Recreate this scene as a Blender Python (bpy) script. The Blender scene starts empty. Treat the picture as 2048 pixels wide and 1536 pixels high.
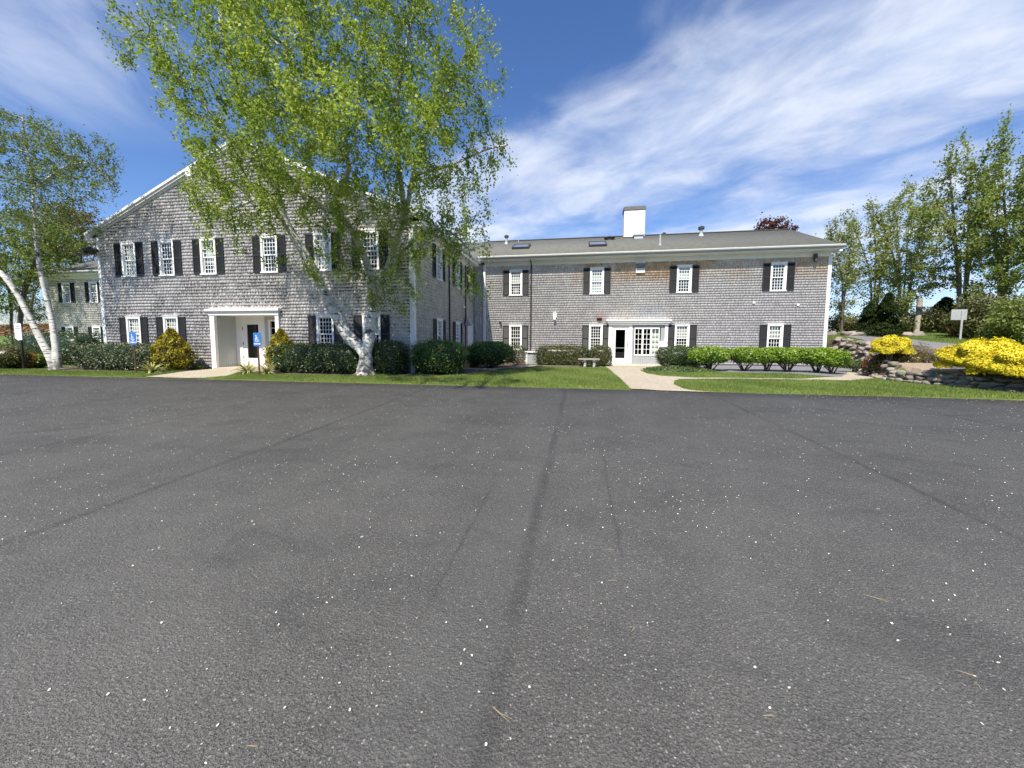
import bpy, bmesh, math, random
import numpy as np
from mathutils import Vector, Matrix, kdtree
rng = np.random.default_rng(11); random.seed(11)
sc = bpy.context.scene
C = sc.collection

# ------------------------------------------------------------------ camera (calibrated from the photograph)
CZ = 1.45
FPX, PCX, PCY = 762.37, 1023.78, 747.91
YAW, PITCH, ROLL = math.radians(-9.8398), math.radians(-4.5073), math.radians(-0.2951)
def cam_axes():
    f = np.array([math.sin(YAW)*math.cos(PITCH), math.cos(YAW)*math.cos(PITCH), math.sin(PITCH)])
    r = np.array([math.cos(YAW), -math.sin(YAW), 0.]); d = np.cross(f, r)
    c, s = math.cos(ROLL), math.sin(ROLL)
    return c*r+s*d, -s*r+c*d, f
RA, DA, FA = cam_axes()
cam_data = bpy.data.cameras.new('camera'); cam = bpy.data.objects.new('camera', cam_data); C.objects.link(cam)
cam.matrix_world = Matrix(((RA[0], -DA[0], -FA[0], 0), (RA[1], -DA[1], -FA[1], 0), (RA[2], -DA[2], -FA[2], CZ), (0, 0, 0, 1)))
cam_data.sensor_width = 36; cam_data.lens = FPX/2048*36
cam_data.shift_x = -(PCX-1024)/2048; cam_data.shift_y = (PCY-768)/2048
cam_data.clip_start = .05; cam_data.clip_end = 3000
sc.camera = cam
def ray(px, py): return RA*(px-PCX)/FPX + DA*(py-PCY)/FPX + FA
def at(px, py, pl, v):
    d = ray(px, py); i = 'XYZ'.index(pl)
    return d*((v-(CZ if i == 2 else 0))/d[i]) + np.array([0, 0, CZ])

# ------------------------------------------------------------------ light
sc.view_settings.view_transform = 'Standard'; sc.view_settings.look = 'None'
sc.view_settings.exposure = 0.68; sc.view_settings.gamma = 1
TRAVEL = Vector((.14, .77, -1.0)).normalized()
sun_d = bpy.data.lights.new('sun', 'SUN'); sun_d.energy = 5.0; sun_d.angle = math.radians(.55); sun_d.color = (1, .925, .79)
sun = bpy.data.objects.new('sun', sun_d); C.objects.link(sun); sun.rotation_euler = TRAVEL.to_track_quat('-Z', 'Y').to_euler(); sun.location = (0, -20, 40)
world = bpy.data.worlds.new('World'); sc.world = world; world.use_nodes = True

class NT:
    def __init__(s, tree): s.t = tree; s.n = tree.nodes; s.l = tree.links
    def new(s, typ, **kw):
        nd = s.n.new(typ)
        for k, v in kw.items(): setattr(nd, k, v)
        return nd
    def put(s, sock, v):
        if v is None: return
        if isinstance(v, bpy.types.NodeSocket): s.l.new(v, sock)
        else: sock.default_value = v
    def math(s, op, a, b=None, c=None, clamp=False):
        nd = s.new('ShaderNodeMath', operation=op, use_clamp=clamp)
        for i, v in enumerate((a, b, c)): s.put(nd.inputs[i], v)
        return nd.outputs[0]
    def vmath(s, op, a, b=None):
        nd = s.new('ShaderNodeVectorMath', operation=op); s.put(nd.inputs[0], a); s.put(nd.inputs[1], b)
        return nd.outputs[1] if op in ('DOT_PRODUCT', 'LENGTH') else nd.outputs[0]
    def noise(s, vec, scale, detail=3, rough=.55, dist=0, out='Fac'):
        nd = s.new('ShaderNodeTexNoise'); s.put(nd.inputs['Vector'], vec); nd.inputs['Scale'].default_value = scale
        nd.inputs['Detail'].default_value = detail; nd.inputs['Roughness'].default_value = rough; nd.inputs['Distortion'].default_value = dist
        return nd.outputs[out]
    def voro(s, vec, scale, feature='F1', out='Distance', rnd=1):
        nd = s.new('ShaderNodeTexVoronoi', feature=feature); s.put(nd.inputs['Vector'], vec); nd.inputs['Scale'].default_value = scale
        nd.inputs['Randomness'].default_value = rnd
        return nd.outputs[out]
    def ramp(s, fac, stops, interp='LINEAR'):
        nd = s.new('ShaderNodeValToRGB'); s.put(nd.inputs[0], fac); cr = nd.color_ramp; cr.interpolation = interp
        while len(cr.elements) < len(stops): cr.elements.new(.5)
        for e, (p, c) in zip(cr.elements, stops):
            e.position = p; e.color = (c, c, c, 1) if isinstance(c, (int, float)) else (*c, 1)
        return nd.outputs[0]
    def mapr(s, v, a, b, c=0, d=1, smooth=True):
        nd = s.new('ShaderNodeMapRange', interpolation_type='SMOOTHSTEP' if smooth else 'LINEAR')
        for i, x in enumerate((v, a, b, c, d)): s.put(nd.inputs[i], x)
        return nd.outputs[0]
    def mix(s, fac, a, b, mode='MIX'):
        nd = s.new('ShaderNodeMix', data_type='RGBA', blend_type=mode)
        s.put(nd.inputs[0], fac); s.put(nd.inputs[6], a if not isinstance(a, tuple) else (*a[:3], 1)); s.put(nd.inputs[7], b if not isinstance(b, tuple) else (*b[:3], 1))
        return nd.outputs[2]
    def xyz(s, v):
        nd = s.new('ShaderNodeSeparateXYZ'); s.put(nd.inputs[0], v); return nd.outputs
    def comb(s, x, y, z):
        nd = s.new('ShaderNodeCombineXYZ')
        for i, v in enumerate((x, y, z)): s.put(nd.inputs[i], v)
        return nd.outputs[0]
    def mapping(s, v, loc=(0, 0, 0), rot=(0, 0, 0), scale=(1, 1, 1)):
        nd = s.new('ShaderNodeMapping'); s.put(nd.inputs[0], v)
        nd.inputs['Location'].default_value = loc; nd.inputs['Rotation'].default_value = rot; nd.inputs['Scale'].default_value = scale
        return nd.outputs[0]

def build_world():
    w = NT(world.node_tree); w.n.clear()
    sky = w.new('ShaderNodeTexSky', sky_type='NISHITA'); sky.sun_disc = False
    el = math.asin(-TRAVEL.z); sky.sun_elevation = el; sky.sun_rotation = math.atan2(-TRAVEL.x, -TRAVEL.y)
    sky.air_density = 1.0; sky.dust_density = .1; sky.ozone_density = 3.2; sky.altitude = 50
    geo = w.new('ShaderNodeTexCoord').outputs['Generated']
    x, y, z = w.xyz(geo)
    zz = w.math('ADD', w.math('MAXIMUM', z, 0), .08)
    P = w.comb(w.math('DIVIDE', x, zz), w.math('DIVIDE', y, zz), 0)
    def axes(deg):
        a = math.radians(deg); return w.vmath('DOT_PRODUCT', P, (math.sin(a), math.cos(a), 0)), w.vmath('DOT_PRODUCT', P, (math.cos(a), -math.sin(a), 0))
    al, ac = axes(-54); al0, ac0 = axes(-26)
    Q = w.comb(ac, w.math('MULTIPLY', al, .50), 0)
    n1 = w.noise(Q, 2.0, 8, .52, .6); n2 = w.noise(w.comb(ac, al, 2.2), 1.3, 3, .5); n3 = w.noise(w.comb(ac, w.math('MULTIPLY', al, .75), 4.2), 3.4, 7, .58, .4)
    nl = w.noise(w.comb(ac0, w.math('MULTIPLY', al0, .4), 7.7), 2.4, 7, .55, .5)
    wob_ = w.math('MULTIPLY', w.math('SUBTRACT', n2, .5), .5)
    band = w.mapr(w.math('ADD', ac, wob_), .84, 1.26)
    gap = w.math('MULTIPLY', w.math('MULTIPLY', w.mapr(ac, 1.85, 2.2), w.mapr(ac, 2.9, 2.4)), .32)
    far = w.math('MULTIPLY', w.mapr(ac, 3.2, 4.5), .3)
    cov = w.math('SUBTRACT', band, w.math('ADD', gap, far))
    tex = w.math('ADD', w.math('MULTIPLY', n1, .55), w.math('MULTIPLY', n3, .45))
    dens = w.mapr(w.math('ADD', tex, w.math('MULTIPLY', w.math('SUBTRACT', cov, 1), .42)), .20, .66)
    lf = w.math('MULTIPLY', w.math('MULTIPLY', w.mapr(ac0, -.45, -.8), w.mapr(ac0, -1.5, -1.1)), w.mapr(al0, 2.1, 1.5))
    dl = w.math('MULTIPLY', w.mapr(nl, .36, .68), w.math('MULTIPLY', lf, .62))
    dens = w.math('MULTIPLY', w.math('MAXIMUM', dens, dl), .86)
    bg = w.new('ShaderNodeBackground'); 
    # the deep, saturated blue of a clean spring sky
    hs = w.new('ShaderNodeHueSaturation'); hs.inputs['Saturation'].default_value = 1.12; hs.inputs['Value'].default_value = 1.0; w.put(hs.inputs['Color'], sky.outputs[0])
    cloudc = w.mix(w.mapr(n3, .35, .65), (4.9, 5.7, 7.3), (6.4, 6.8, 7.7))
    blue = w.mix(1.0, hs.outputs[0], (1.0, 1.02, 1.20), 'MULTIPLY')
    col = w.mix(dens, blue, cloudc)
    w.put(bg.inputs[0], col); bg.inputs[1].default_value = .090
    out = w.new('ShaderNodeOutputWorld'); w.l.new(bg.outputs[0], out.inputs[0])
build_world()

# ------------------------------------------------------------------ materials
MATS = {}
def material(name, fn):
    m = bpy.data.materials.new(name); m.use_nodes = True; t = NT(m.node_tree)
    bsdf = t.n['Principled BSDF']; out = t.n['Material Output']
    fn(t, bsdf, out); MATS[name] = m; return m
def pos(t): return t.new('ShaderNodeNewGeometry').outputs['Position']
def objc(t): return t.new('ShaderNodeTexCoord').outputs['Object']
def bump(t, b, h, strength=.3, dist=.01):
    nd = t.new('ShaderNodeBump'); nd.inputs['Strength'].default_value = strength; nd.inputs['Distance'].default_value = dist
    t.put(nd.inputs['Height'], h); t.l.new(nd.outputs[0], b.inputs['Normal'])
def plain(name, col, rough=.6, var=.12, scale=6, metal=0, b=.0):
    def fn(t, bs, out):
        n = t.noise(pos(t), scale, 4); n2 = t.noise(pos(t), scale*9, 2)
        f = t.math('ADD', t.math('MULTIPLY', n, .6), t.math('MULTIPLY', n2, .4))
        c = t.mix(t.mapr(f, .3, .7), tuple(v*(1-var) for v in col), tuple(min(1, v*(1+var)) for v in col))
        t.put(bs.inputs['Base Color'], c); bs.inputs['Roughness'].default_value = rough; bs.inputs['Metallic'].default_value = metal
        if b: bump(t, bs, n2, b, .004)
    return material(name, fn)

def m_shingle(name, tone=1.0, stain=1.0, warm=0.0):
    def fn(t, bs, out):
        at_ = t.new('ShaderNodeAttribute', attribute_name='sh'); r, v, k = t.xyz(at_.outputs['Vector'])
        p = pos(t)
        x, y, z = t.xyz(p); u = t.math('ADD', x, y)
        sv = t.comb(t.math('MULTIPLY', u, 1.0), t.math('MULTIPLY', r, 7.0), t.math('MULTIPLY', z, .16))
        grain = t.noise(sv, 60, 3, .6); streak = t.noise(sv, 16, 3, .65)
        big = t.noise(p, .55, 4, .6); mid = t.noise(p, 2.2, 3)
        base = t.mix(r, (.54*tone, .515*tone, .50*tone), (.63*tone, .60*tone, .58*tone))
        base = t.mix(t.mapr(mid, .35, .7, 0, .35), base, (.46*tone, .43*tone, .435*tone))
        base = t.mix(t.mapr(grain, .35, .7, 0, .35), base, (.27, .255, .255))
        # pale, freshly weathered shingles
        base = t.mix(t.mapr(k, .86, 1, 0, .6), base, (.66*tone, .64*tone, .60*tone))
        # mildew: streaks that hang from the course above, patchy over the wall
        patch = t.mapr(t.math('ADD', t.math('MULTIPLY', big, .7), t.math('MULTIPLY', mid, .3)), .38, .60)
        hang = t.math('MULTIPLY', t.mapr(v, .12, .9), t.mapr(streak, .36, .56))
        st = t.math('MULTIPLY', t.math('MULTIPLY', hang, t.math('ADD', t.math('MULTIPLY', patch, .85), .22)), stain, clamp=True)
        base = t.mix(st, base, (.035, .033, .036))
        if warm:
            # under the eave the cedar is less weathered and stays tan
            w_ = t.math('MULTIPLY', t.mapr(z, 4.2, 5.5), t.mapr(t.noise(p, .45, 2), .42, .62))
            wx = t.math('MULTIPLY', t.math('MULTIPLY', t.mapr(x, -2.5, 2.5), t.mapr(x, 8.5, 4)), t.mapr(t.noise(p, 1.6, 4), .3, .6, .35, 1))
            w_ = t.math('MULTIPLY', t.math('ADD', t.math('MULTIPLY', w_, .75), t.math('MULTIPLY', t.math('MULTIPLY', wx, t.mapr(z, 4.5, 5.3)), .95)), warm, clamp=True)
            base = t.mix(w_, base, t.mix(r, (.42, .28, .18), (.62, .47, .32)))
            # a paler square where a sign used to hang over the entrance
            sq = t.math('MULTIPLY', t.math('MULTIPLY', t.mapr(x, 3.05, 3.1), t.mapr(x, 4.42, 4.36)), t.math('MULTIPLY', t.mapr(z, 2.96, 3.0), t.mapr(z, 3.62, 3.58)))
            base = t.mix(t.math('MULTIPLY', sq, .55), base, (.50, .53, .56))
            sq = t.math('MULTIPLY', t.math('MULTIPLY', t.mapr(x, 2.1, 2.14), t.mapr(x, 2.95, 2.9)), t.math('MULTIPLY', t.mapr(z, 2.9, 2.96), t.mapr(z, 3.5, 3.44)))
            sq = t.math('MULTIPLY', sq, t.mapr(t.noise(p, 14, 2), .45, .6))
            base = t.mix(t.math('MULTIPLY', sq, .75), base, (.62, .58, .5))
        t.put(bs.inputs['Base Color'], base); bs.inputs['Roughness'].default_value = .85
        bump(t, bs, grain, .35, .004)
    return material(name, fn)
m_shingle('gable_shingle', 1.48, 1.12); m_shingle('wing_shingle', 1.29, .34, 1.0); m_shingle('side_shingle', 1.12, .5)

def f_roof(t, bs, out):
    p = pos(t); x, y, z = t.xyz(p)
    at_ = t.new('ShaderNodeAttribute', attribute_name='sh'); u, v, k = t.xyz(at_.outputs['Vector'])
    br = t.new('ShaderNodeTexBrick'); t.put(br.inputs['Vector'], t.comb(u, v, 0)); br.offset = .37; br.offset_frequency = 3
    br.inputs['Scale'].default_value = 1; br.inputs['Brick Width'].default_value = .21; br.inputs['Row Height'].default_value = .14; br.inputs['Mortar Size'].default_value = .006
    br.inputs['Color1'].default_value = (.105, .108, .094, 1); br.inputs['Color2'].default_value = (.150, .153, .134, 1); br.inputs['Mortar'].default_value = (.07, .07, .064, 1)
    n = t.noise(p, .8, 3); g = t.noise(p, 120, 2)
    stk = t.mapr(t.noise(t.comb(t.math('MULTIPLY', u, 2.5), t.math('MULTIPLY', v, .25), 0), 1.6, 4), .5, .7, 0, .4); c = t.mix(t.mapr(n, .3, .7, 0, .4), br.outputs[0], (.10, .103, .092)); c = t.mix(stk, c, (.085, .085, .075)); c = t.mix(t.mapr(g, .3, .7, 0, .4), c, (.175, .178, .16))
    t.put(bs.inputs['Base Color'], c); bs.inputs['Roughness'].default_value = .95
    bump(t, bs, t.math('ADD', br.outputs['Fac'], g), .5, .006)
material('roof_shingle', f_roof)

plain('white_trim', (.80, .80, .78), .5, .05, 3)
plain('gutter_grey', (.36, .37, .35), .45, .04, 4)
plain('white_vinyl', (.82, .83, .82), .4, .03, 5)
plain('shutter_paint', (.017, .018, .021), .45, .25, 5)
plain('grey_siding', (.31, .335, .345), .6, .05, 3)
plain('portico_panel', (.42, .44, .44), .6, .05, 3)
plain('black_metal', (.02, .02, .02), .4, .2)
plain('dark_metal', (.05, .05, .05), .45, .2)
plain('grey_metal', (.38, .39, .40), .45, .1, 8)
plain('galvanised', (.45, .47, .48), .5, .1, 10, .3)
plain('brick_paint', (.17, .055, .04), .6, .15)
plain('chimney_white', (.78, .78, .75), .8, .09, 2.2, b=.3)
plain('chimney_cap', (.13, .12, .12), .8, .35, 8)
plain('concrete', (.28, .275, .255), .85, .15, 9, b=.4)
plain('foundation', (.30, .28, .25), .9, .15, 5)
plain('sign_blue', (.035, .16, .48), .4, .04)
plain('sign_white', (.78, .79, .80), .45, .05, 8)
plain('sign_grey', (.24, .25, .27), .5, .1)
plain('rust_post', (.075, .028, .018), .7, .3, 12)
plain('interior', (.05, .048, .045), .9, .1)
plain('blind', (.62, .63, .60), .7, .05)
plain('paper', (.36, .28, .26), .7, .1)
plain('skylight_glass', (.16, .20, .26), .08, .05)
plain('rubber', (.02, .02, .02), .7, .1)
plain('pole_wood', (.34, .30, .25), .85, .3, 10, b=.4)
plain('soil', (.10, .075, .055), .95, .4, 12, b=.6)
plain('mulch', (.30, .23, .17), .95, .35, 14, b=.6)
plain('barberry_red', (.30, .06, .035), .7, .25)
plain('petal', (.80, .80, .74), .6, .05)
plain('pine_needle', (.34, .28, .17), .6, .2)
def f_glass(t, bs, out):
    gl = t.new('ShaderNodeBsdfGlossy'); gl.inputs['Roughness'].default_value = .015
    p = pos(t); nb = t.new('ShaderNodeBump'); nb.inputs['Strength'].default_value = .06; nb.inputs['Distance'].default_value = .02
    t.put(nb.inputs['Height'], t.noise(p, 2.2, 1)); t.l.new(nb.outputs[0], gl.inputs['Normal'])
    tr = t.new('ShaderNodeBsdfTransparent'); tr.inputs[0].default_value = (.82, .86, .84, 1)
    ge = t.new('ShaderNodeNewGeometry'); c = t.math('ABSOLUTE', t.vmath('DOT_PRODUCT', ge.outputs['Normal'], ge.outputs['Incoming']))
    sch = t.math('ADD', t.math('MULTIPLY', t.math('POWER', t.math('SUBTRACT', 1, c, None, True), 5), .95), .085)
    mx = t.new('ShaderNodeMixShader'); t.put(mx.inputs[0], sch)
    t.l.new(tr.outputs[0], mx.inputs[1]); t.l.new(gl.outputs[0], mx.inputs[2]); t.l.new(mx.outputs[0], out.inputs[0])
material('window_glass', f_glass)

def f_asphalt(t, bs, out):
    p = pos(t); x, y, z = t.xyz(p)
    xw = t.math('ADD', x, t.math('MULTIPLY', t.math('SUBTRACT', t.noise(t.comb(0, y, 0), .5, 3), .5), .16))
    seam = None
    for sx, wd, st in ((-10.1, .10, .5), (-6.75, .09, .6), (-3.88, .07, 1), (-.30, .075, 1), (3.11, .06, 1), (6.45, .09, .8), (9.9, .1, .6)):
        d = t.math('ABSOLUTE', t.math('SUBTRACT', xw, sx)); g = t.mapr(d, wd, .01, 0, st)
        seam = g if seam is None else t.math('MAXIMUM', seam, g)
    seam = t.math('MULTIPLY', seam, t.mapr(t.noise(p, 1.3, 3), .3, .6, .25, 1))
    # hairline scuffs
    for sx, y0, y1 in ((-.77, 1.6, 3.6), (.31, 2.2, 4.9)):
        d = t.math('ABSOLUTE', t.math('SUBTRACT', t.math('ADD', xw, t.math('MULTIPLY', t.math('SUBTRACT', t.noise(t.comb(3, y, 0), 2, 3), .5), .08)), sx))
        g = t.math('MULTIPLY', t.mapr(d, .02, .004, 0, .7), t.math('MULTIPLY', t.mapr(y, y0, y0+.4), t.mapr(y, y1, y1-.4)))
        seam = t.math('MAXIMUM', seam, g)
    cells = t.voro(p, 210, out='Color'); cr, cg, cb = t.xyz(cells); cd = t.voro(p, 210)
    cells2 = t.voro(p, 85, out='Color'); c2, _, _ = t.xyz(cells2); cd2 = t.voro(p, 85)
    big = t.noise(p, .35, 4, .6); mid = t.noise(p, 2.4, 4, .6)
    f = t.math('ADD', t.math('MULTIPLY', big, .55), t.math('MULTIPLY', mid, .45))
    c = t.mix(t.mapr(f, .34, .66), (.062, .0595, .054), (.112, .108, .098))
    c = t.mix(t.mapr(cr, .0, 1, 0, .75), c, t.mix(cg, (.008, .008, .008), (.24, .235, .225)))
    pit = t.math('MULTIPLY', t.mapr(t.noise(p, 55, 3, .7), .36, .28), .75); c = t.mix(pit, c, (.012, .012, .012))
    c = t.mix(t.math('MULTIPLY', t.mapr(c2, .90, .96), t.mapr(cd2, .5, .2)), c, (.32, .315, .30))
    for cx_, wd in ((-2.4, 1.0), (1.5, .9), (-5.4, .9), (4.7, .8)):
        ln = t.math('MULTIPLY', t.mapr(t.math('ABSOLUTE', t.math('SUBTRACT', xw, cx_)), wd, .1), t.mapr(t.noise(t.mapping(p, scale=(1, .3, 1)), 1.1, 3), .35, .65)); c = t.mix(t.math('MULTIPLY', ln, .25), c, (.15, .146, .136))
    # worn, lighter lane near the middle seam and dusty patches
    lane = t.math('MULTIPLY', t.mapr(x, -1.0, -.6), t.mapr(x, -.2, -.38)); c = t.mix(t.math('MULTIPLY', lane, .28), c, (.11, .11, .105))
    dust = t.mapr(t.noise(t.mapping(p, scale=(1, 1, 1)), 1.1, 5, .7), .62, .8, 0, .35); c = t.mix(dust, c, (.13, .125, .115))
    edge_dark = t.math('MULTIPLY', t.mapr(y, 8.9, 9.9), t.mapr(t.noise(p, .8, 3), .3, .6, .3, .75)); c = t.mix(edge_dark, c, (.03, .03, .031))  # asphalt turns darker in patches towards the lawn edge
    blot = t.mapr(t.noise(t.mapping(p, scale=(.8, 1.6, 1)), 1.0, 6, .68, .5), .5, .72, 0, .42); c = t.mix(blot, c, (.032, .031, .03))
    c = t.mix(t.math('MULTIPLY', t.math('MULTIPLY', seam, .5), t.mapr(t.noise(p, 16, 3), .25, .6, .3, 1)), c, (.020, .020, .020))
    t.put(bs.inputs['Base Color'], c); bs.inputs['Roughness'].default_value = .78; bs.inputs['Specular IOR Level'].default_value = .6
    h = t.math('ADD', t.math('MULTIPLY', cd, .5), t.math('ADD', t.math('MULTIPLY', cd2, .7), t.math('MULTIPLY', t.noise(p, 35, 3), .8)))
    bump(t, bs, h, 1.0, .006)
material('asphalt', f_asphalt)
def f_aggr(t, bs, out):
    p = pos(t); cc = t.voro(p, 75, out='Color'); r, g, b = t.xyz(cc); d = t.voro(p, 75)
    c = t.mix(r, (.30, .245, .165), (.62, .54, .40)); c = t.mix(t.mapr(g, .75, .8), c, (.70, .66, .58)); c = t.mix(t.mapr(g, .2, .15), c, (.16, .12, .09))
    c = t.mix(t.mapr(d, .35, .6, 0, .6), c, (.30, .26, .2)); c = t.mix(t.mapr(t.noise(p, 1.2, 4), .4, .7, 0, .3), c, (.30, .26, .2))
    t.put(bs.inputs['Base Color'], c); bs.inputs['Roughness'].default_value = .85; bump(t, bs, d, .6, .006)
material('aggregate', f_aggr)
def f_slab(t, bs, out):
    p = pos(t); c = t.mix(t.mapr(t.noise(p, 2, 5), .3, .7), (.44, .38, .29), (.60, .53, .42)); c = t.mix(t.mapr(t.noise(p, 60, 2), .3, .7, 0, .4), c, (.32, .28, .22))
    t.put(bs.inputs['Base Color'], c); bs.inputs['Roughness'].default_value = .85
material('slab', f_slab)
def f_gravel(t, bs, out):
    p = pos(t); cc = t.voro(p, 45, out='Color'); r, g, b = t.xyz(cc); d = t.voro(p, 45)
    c = t.mix(r, (.13, .13, .14), (.36, .36, .38)); c = t.mix(t.mapr(d, .3, .6, 0, .7), c, (.09, .09, .09)); c = t.mix(t.mapr(t.noise(p, .7, 4), .35, .7, 0, .5), c, (.20, .20, .215))
    t.put(bs.inputs['Base Color'], c); bs.inputs['Roughness'].default_value = .9; bump(t, bs, d, .8, .012)
material('gravel', f_gravel)
def f_grass(t, bs, out):
    p = pos(t); f = t.noise(p, .9, 5, .65); g = t.noise(p, 40, 3)
    c = t.mix(t.mapr(f, .3, .7), (.09, .15, .028), (.16, .22, .045)); c = t.mix(t.mapr(g, .3, .7, 0, .6), c, (.035, .075, .015))
    c = t.mix(t.mapr(t.noise(p, 1.6, 5, .65), .55, .72, 0, .7), c, (.26, .23, .09))
    t.put(bs.inputs['Base Color'], c); bs.inputs['Roughness'].default_value = .9; bump(t, bs, g, .8, .03)
material('grass_ground', f_grass)
def foliage(name, a, b, trans=.35, rough=.5, spec=.4, hi=None):
    """a..b: darkest and lightest leaf of the kind, picked per leaf by the 'tone' attribute"""
    def fn(t, bs, out):
        at_ = t.new('ShaderNodeAttribute', attribute_name='tone'); r, g, _ = t.xyz(at_.outputs['Vector'])
        c = t.mix(r, a, b)
        if hi: c = t.mix(t.mapr(g, .8, 1.0), c, hi)
        t.put(bs.inputs['Base Color'], c); bs.inputs['Roughness'].default_value = rough; bs.inputs['Specular IOR Level'].default_value = spec
        tl = t.new('ShaderNodeBsdfTranslucent'); t.put(tl.inputs[0], t.mix(.35, c, (.30, .45, .03)) if trans > .2 else c)
        mx = t.new('ShaderNodeMixShader'); mx.inputs[0].default_value = trans
        t.l.new(bs.outputs[0], mx.inputs[1]); t.l.new(tl.outputs[0], mx.inputs[2]); t.l.new(mx.outputs[0], out.inputs[0])
    return material(name, fn)
foliage('birch_leaf', (.11, .18, .02), (.45, .53, .08), .45, .5, .3)
foliage('young_birch_leaf', (.10, .14, .04), (.22, .27, .09), .4, .5, .4)
foliage('maple_leaf', (.10, .14, .03), (.28, .33, .075), .4)
foliage('rust_leaf', (.10, .075, .03), (.24, .17, .07), .3)
foliage('spring_leaf', (.14, .18, .045), (.38, .41, .12), .4, .45, .5)
foliage('pale_leaf', (.15, .17, .06), (.32, .34, .14), .4)
foliage('purple_leaf', (.06, .015, .025), (.14, .03, .045), .3)
foliage('yew_leaf', (.014, .030, .009), (.055, .095, .020), .12, .4, .6, (.12, .17, .03))
foliage('grey_yew_leaf', (.022, .034, .014), (.095, .125, .05), .12, .45, .6, (.17, .20, .07))
foliage('box_leaf', (.03, .045, .012), (.10, .13, .03), .15, .45, .5, (.14, .11, .05))
foliage('euonymus_leaf', (.07, .14, .012), (.25, .38, .030), .35, .4, .5)
foliage('azalea_leaf', (.02, .045, .010), (.09, .17, .02), .2, .4, .6, (.18, .30, .03))
foliage('gold_leaf', (.40, .31, .010), (.80, .68, .04), .25, .55, .3)
foliage('gold_cypress', (.10, .10, .012), (.42, .36, .03), .2, .55, .3, (.6, .46, .04))
foliage('bronze_leaf', (.04, .03, .012), (.16, .13, .02), .15, .4, .6)
foliage('juniper_leaf', (.04, .07, .02), (.13, .18, .06), .1)
foliage('dark_conifer', (.010, .020, .006), (.035, .055, .012), .05, .7, .1)
foliage('scrub_leaf', (.05, .06, .02), (.17, .17, .06), .25)
foliage('red_leaf', (.16, .035, .02), (.34, .10, .05), .25)
foliage('orange_leaf', (.25, .12, .02), (.5, .27, .05), .25)
foliage('yucca_leaf', (.20, .22, .06), (.60, .56, .26), .2, .4, .5)
foliage('grass_blade', (.095, .15, .03), (.25, .31, .075), .35, .5, .4, (.30, .30, .05))
foliage('leaf_litter', (.10, .05, .02), (.30, .17, .08), .05)
def f_birch(t, bs, out):
    p = pos(t); x, y, z = t.xyz(p)
    at_ = t.new('ShaderNodeAttribute', attribute_name='rad'); r, _, _ = t.xyz(at_.outputs['Vector'])
    ang = t.math('MULTIPLY', t.math('ARCTAN2', t.noise(p, .01), 1), 0)
    q = t.comb(t.math('MULTIPLY', x, 1.6), t.math('MULTIPLY', y, 1.6), t.math('MULTIPLY', z, 9))
    lent = t.mapr(t.noise(q, 2.2, 4, .6), .56, .63); scar = t.mapr(t.noise(p, 2.6, 3, .6), .58, .66)
    fine = t.mapr(t.noise(t.comb(t.math('MULTIPLY', x, 3), t.math('MULTIPLY', y, 3), t.math('MULTIPLY', z, 40)), 2.0, 2), .58, .66)
    c = t.mix(t.mapr(t.noise(p, 5, 4), .3, .7), (.46, .45, .42), (.68, .67, .63))
    c = t.mix(t.math('MULTIPLY', fine, .45), c, (.25, .22, .2))
    c = t.mix(t.math('MAXIMUM', lent, t.math('MULTIPLY', scar, .85)), c, (.045, .04, .038))
    basez = t.math('MULTIPLY', t.mapr(z, 1.0, .35), t.mapr(t.noise(p, 6, 4), .40, .55)); c = t.mix(basez, c, (.09, .08, .07))
    c = t.mix(t.mapr(r, .022, .009), c, (.085, .06, .045))
    t.put(bs.inputs['Base Color'], c); bs.inputs['Roughness'].default_value = .7; bump(t, bs, t.math('ADD', lent, t.noise(p, 30, 3)), .5, .01)
material('birch_bark', f_birch)
def f_bark(t, bs, out):
    p = pos(t); x, y, z = t.xyz(p); q = t.comb(x, y, t.math('MULTIPLY', z, .2)); n = t.noise(q, 22, 4, .6)
    t.put(bs.inputs['Base Color'], t.mix(n, (.04, .033, .028), (.15, .125, .105))); bs.inputs['Roughness'].default_value = .9; bump(t, bs, n, .8, .02)
material('bark', f_bark)
def f_greybark(t, bs, out):
    p = pos(t); x, y, z = t.xyz(p); q = t.comb(x, y, t.math('MULTIPLY', z, .25)); n = t.noise(q, 20, 4, .6)
    t.put(bs.inputs['Base Color'], t.mix(n, (.10, .085, .07), (.30, .26, .22))); bs.inputs['Roughness'].default_value = .9; bump(t, bs, n, .6, .02)
material('grey_bark', f_greybark)
def f_stone(t, bs, out):
    p = pos(t); at_ = t.new('ShaderNodeAttribute', attribute_name='tone'); r, g, _ = t.xyz(at_.outputs['Vector'])
    n = t.noise(p, 9, 5, .6); c = t.mix(r, (.11, .095, .08), (.36, .31, .26)); c = t.mix(t.mapr(n, .35, .65, 0, .6), c, (.27, .25, .23)); c = t.mix(t.mapr(t.noise(p, 25, 3), .6, .7, 0, .5), c, (.10, .10, .08))
    t.put(bs.inputs['Base Color'], c); bs.inputs['Roughness'].default_value = .9; bump(t, bs, n, .6, .02)
material('stone', f_stone)
M = MATS

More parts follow.
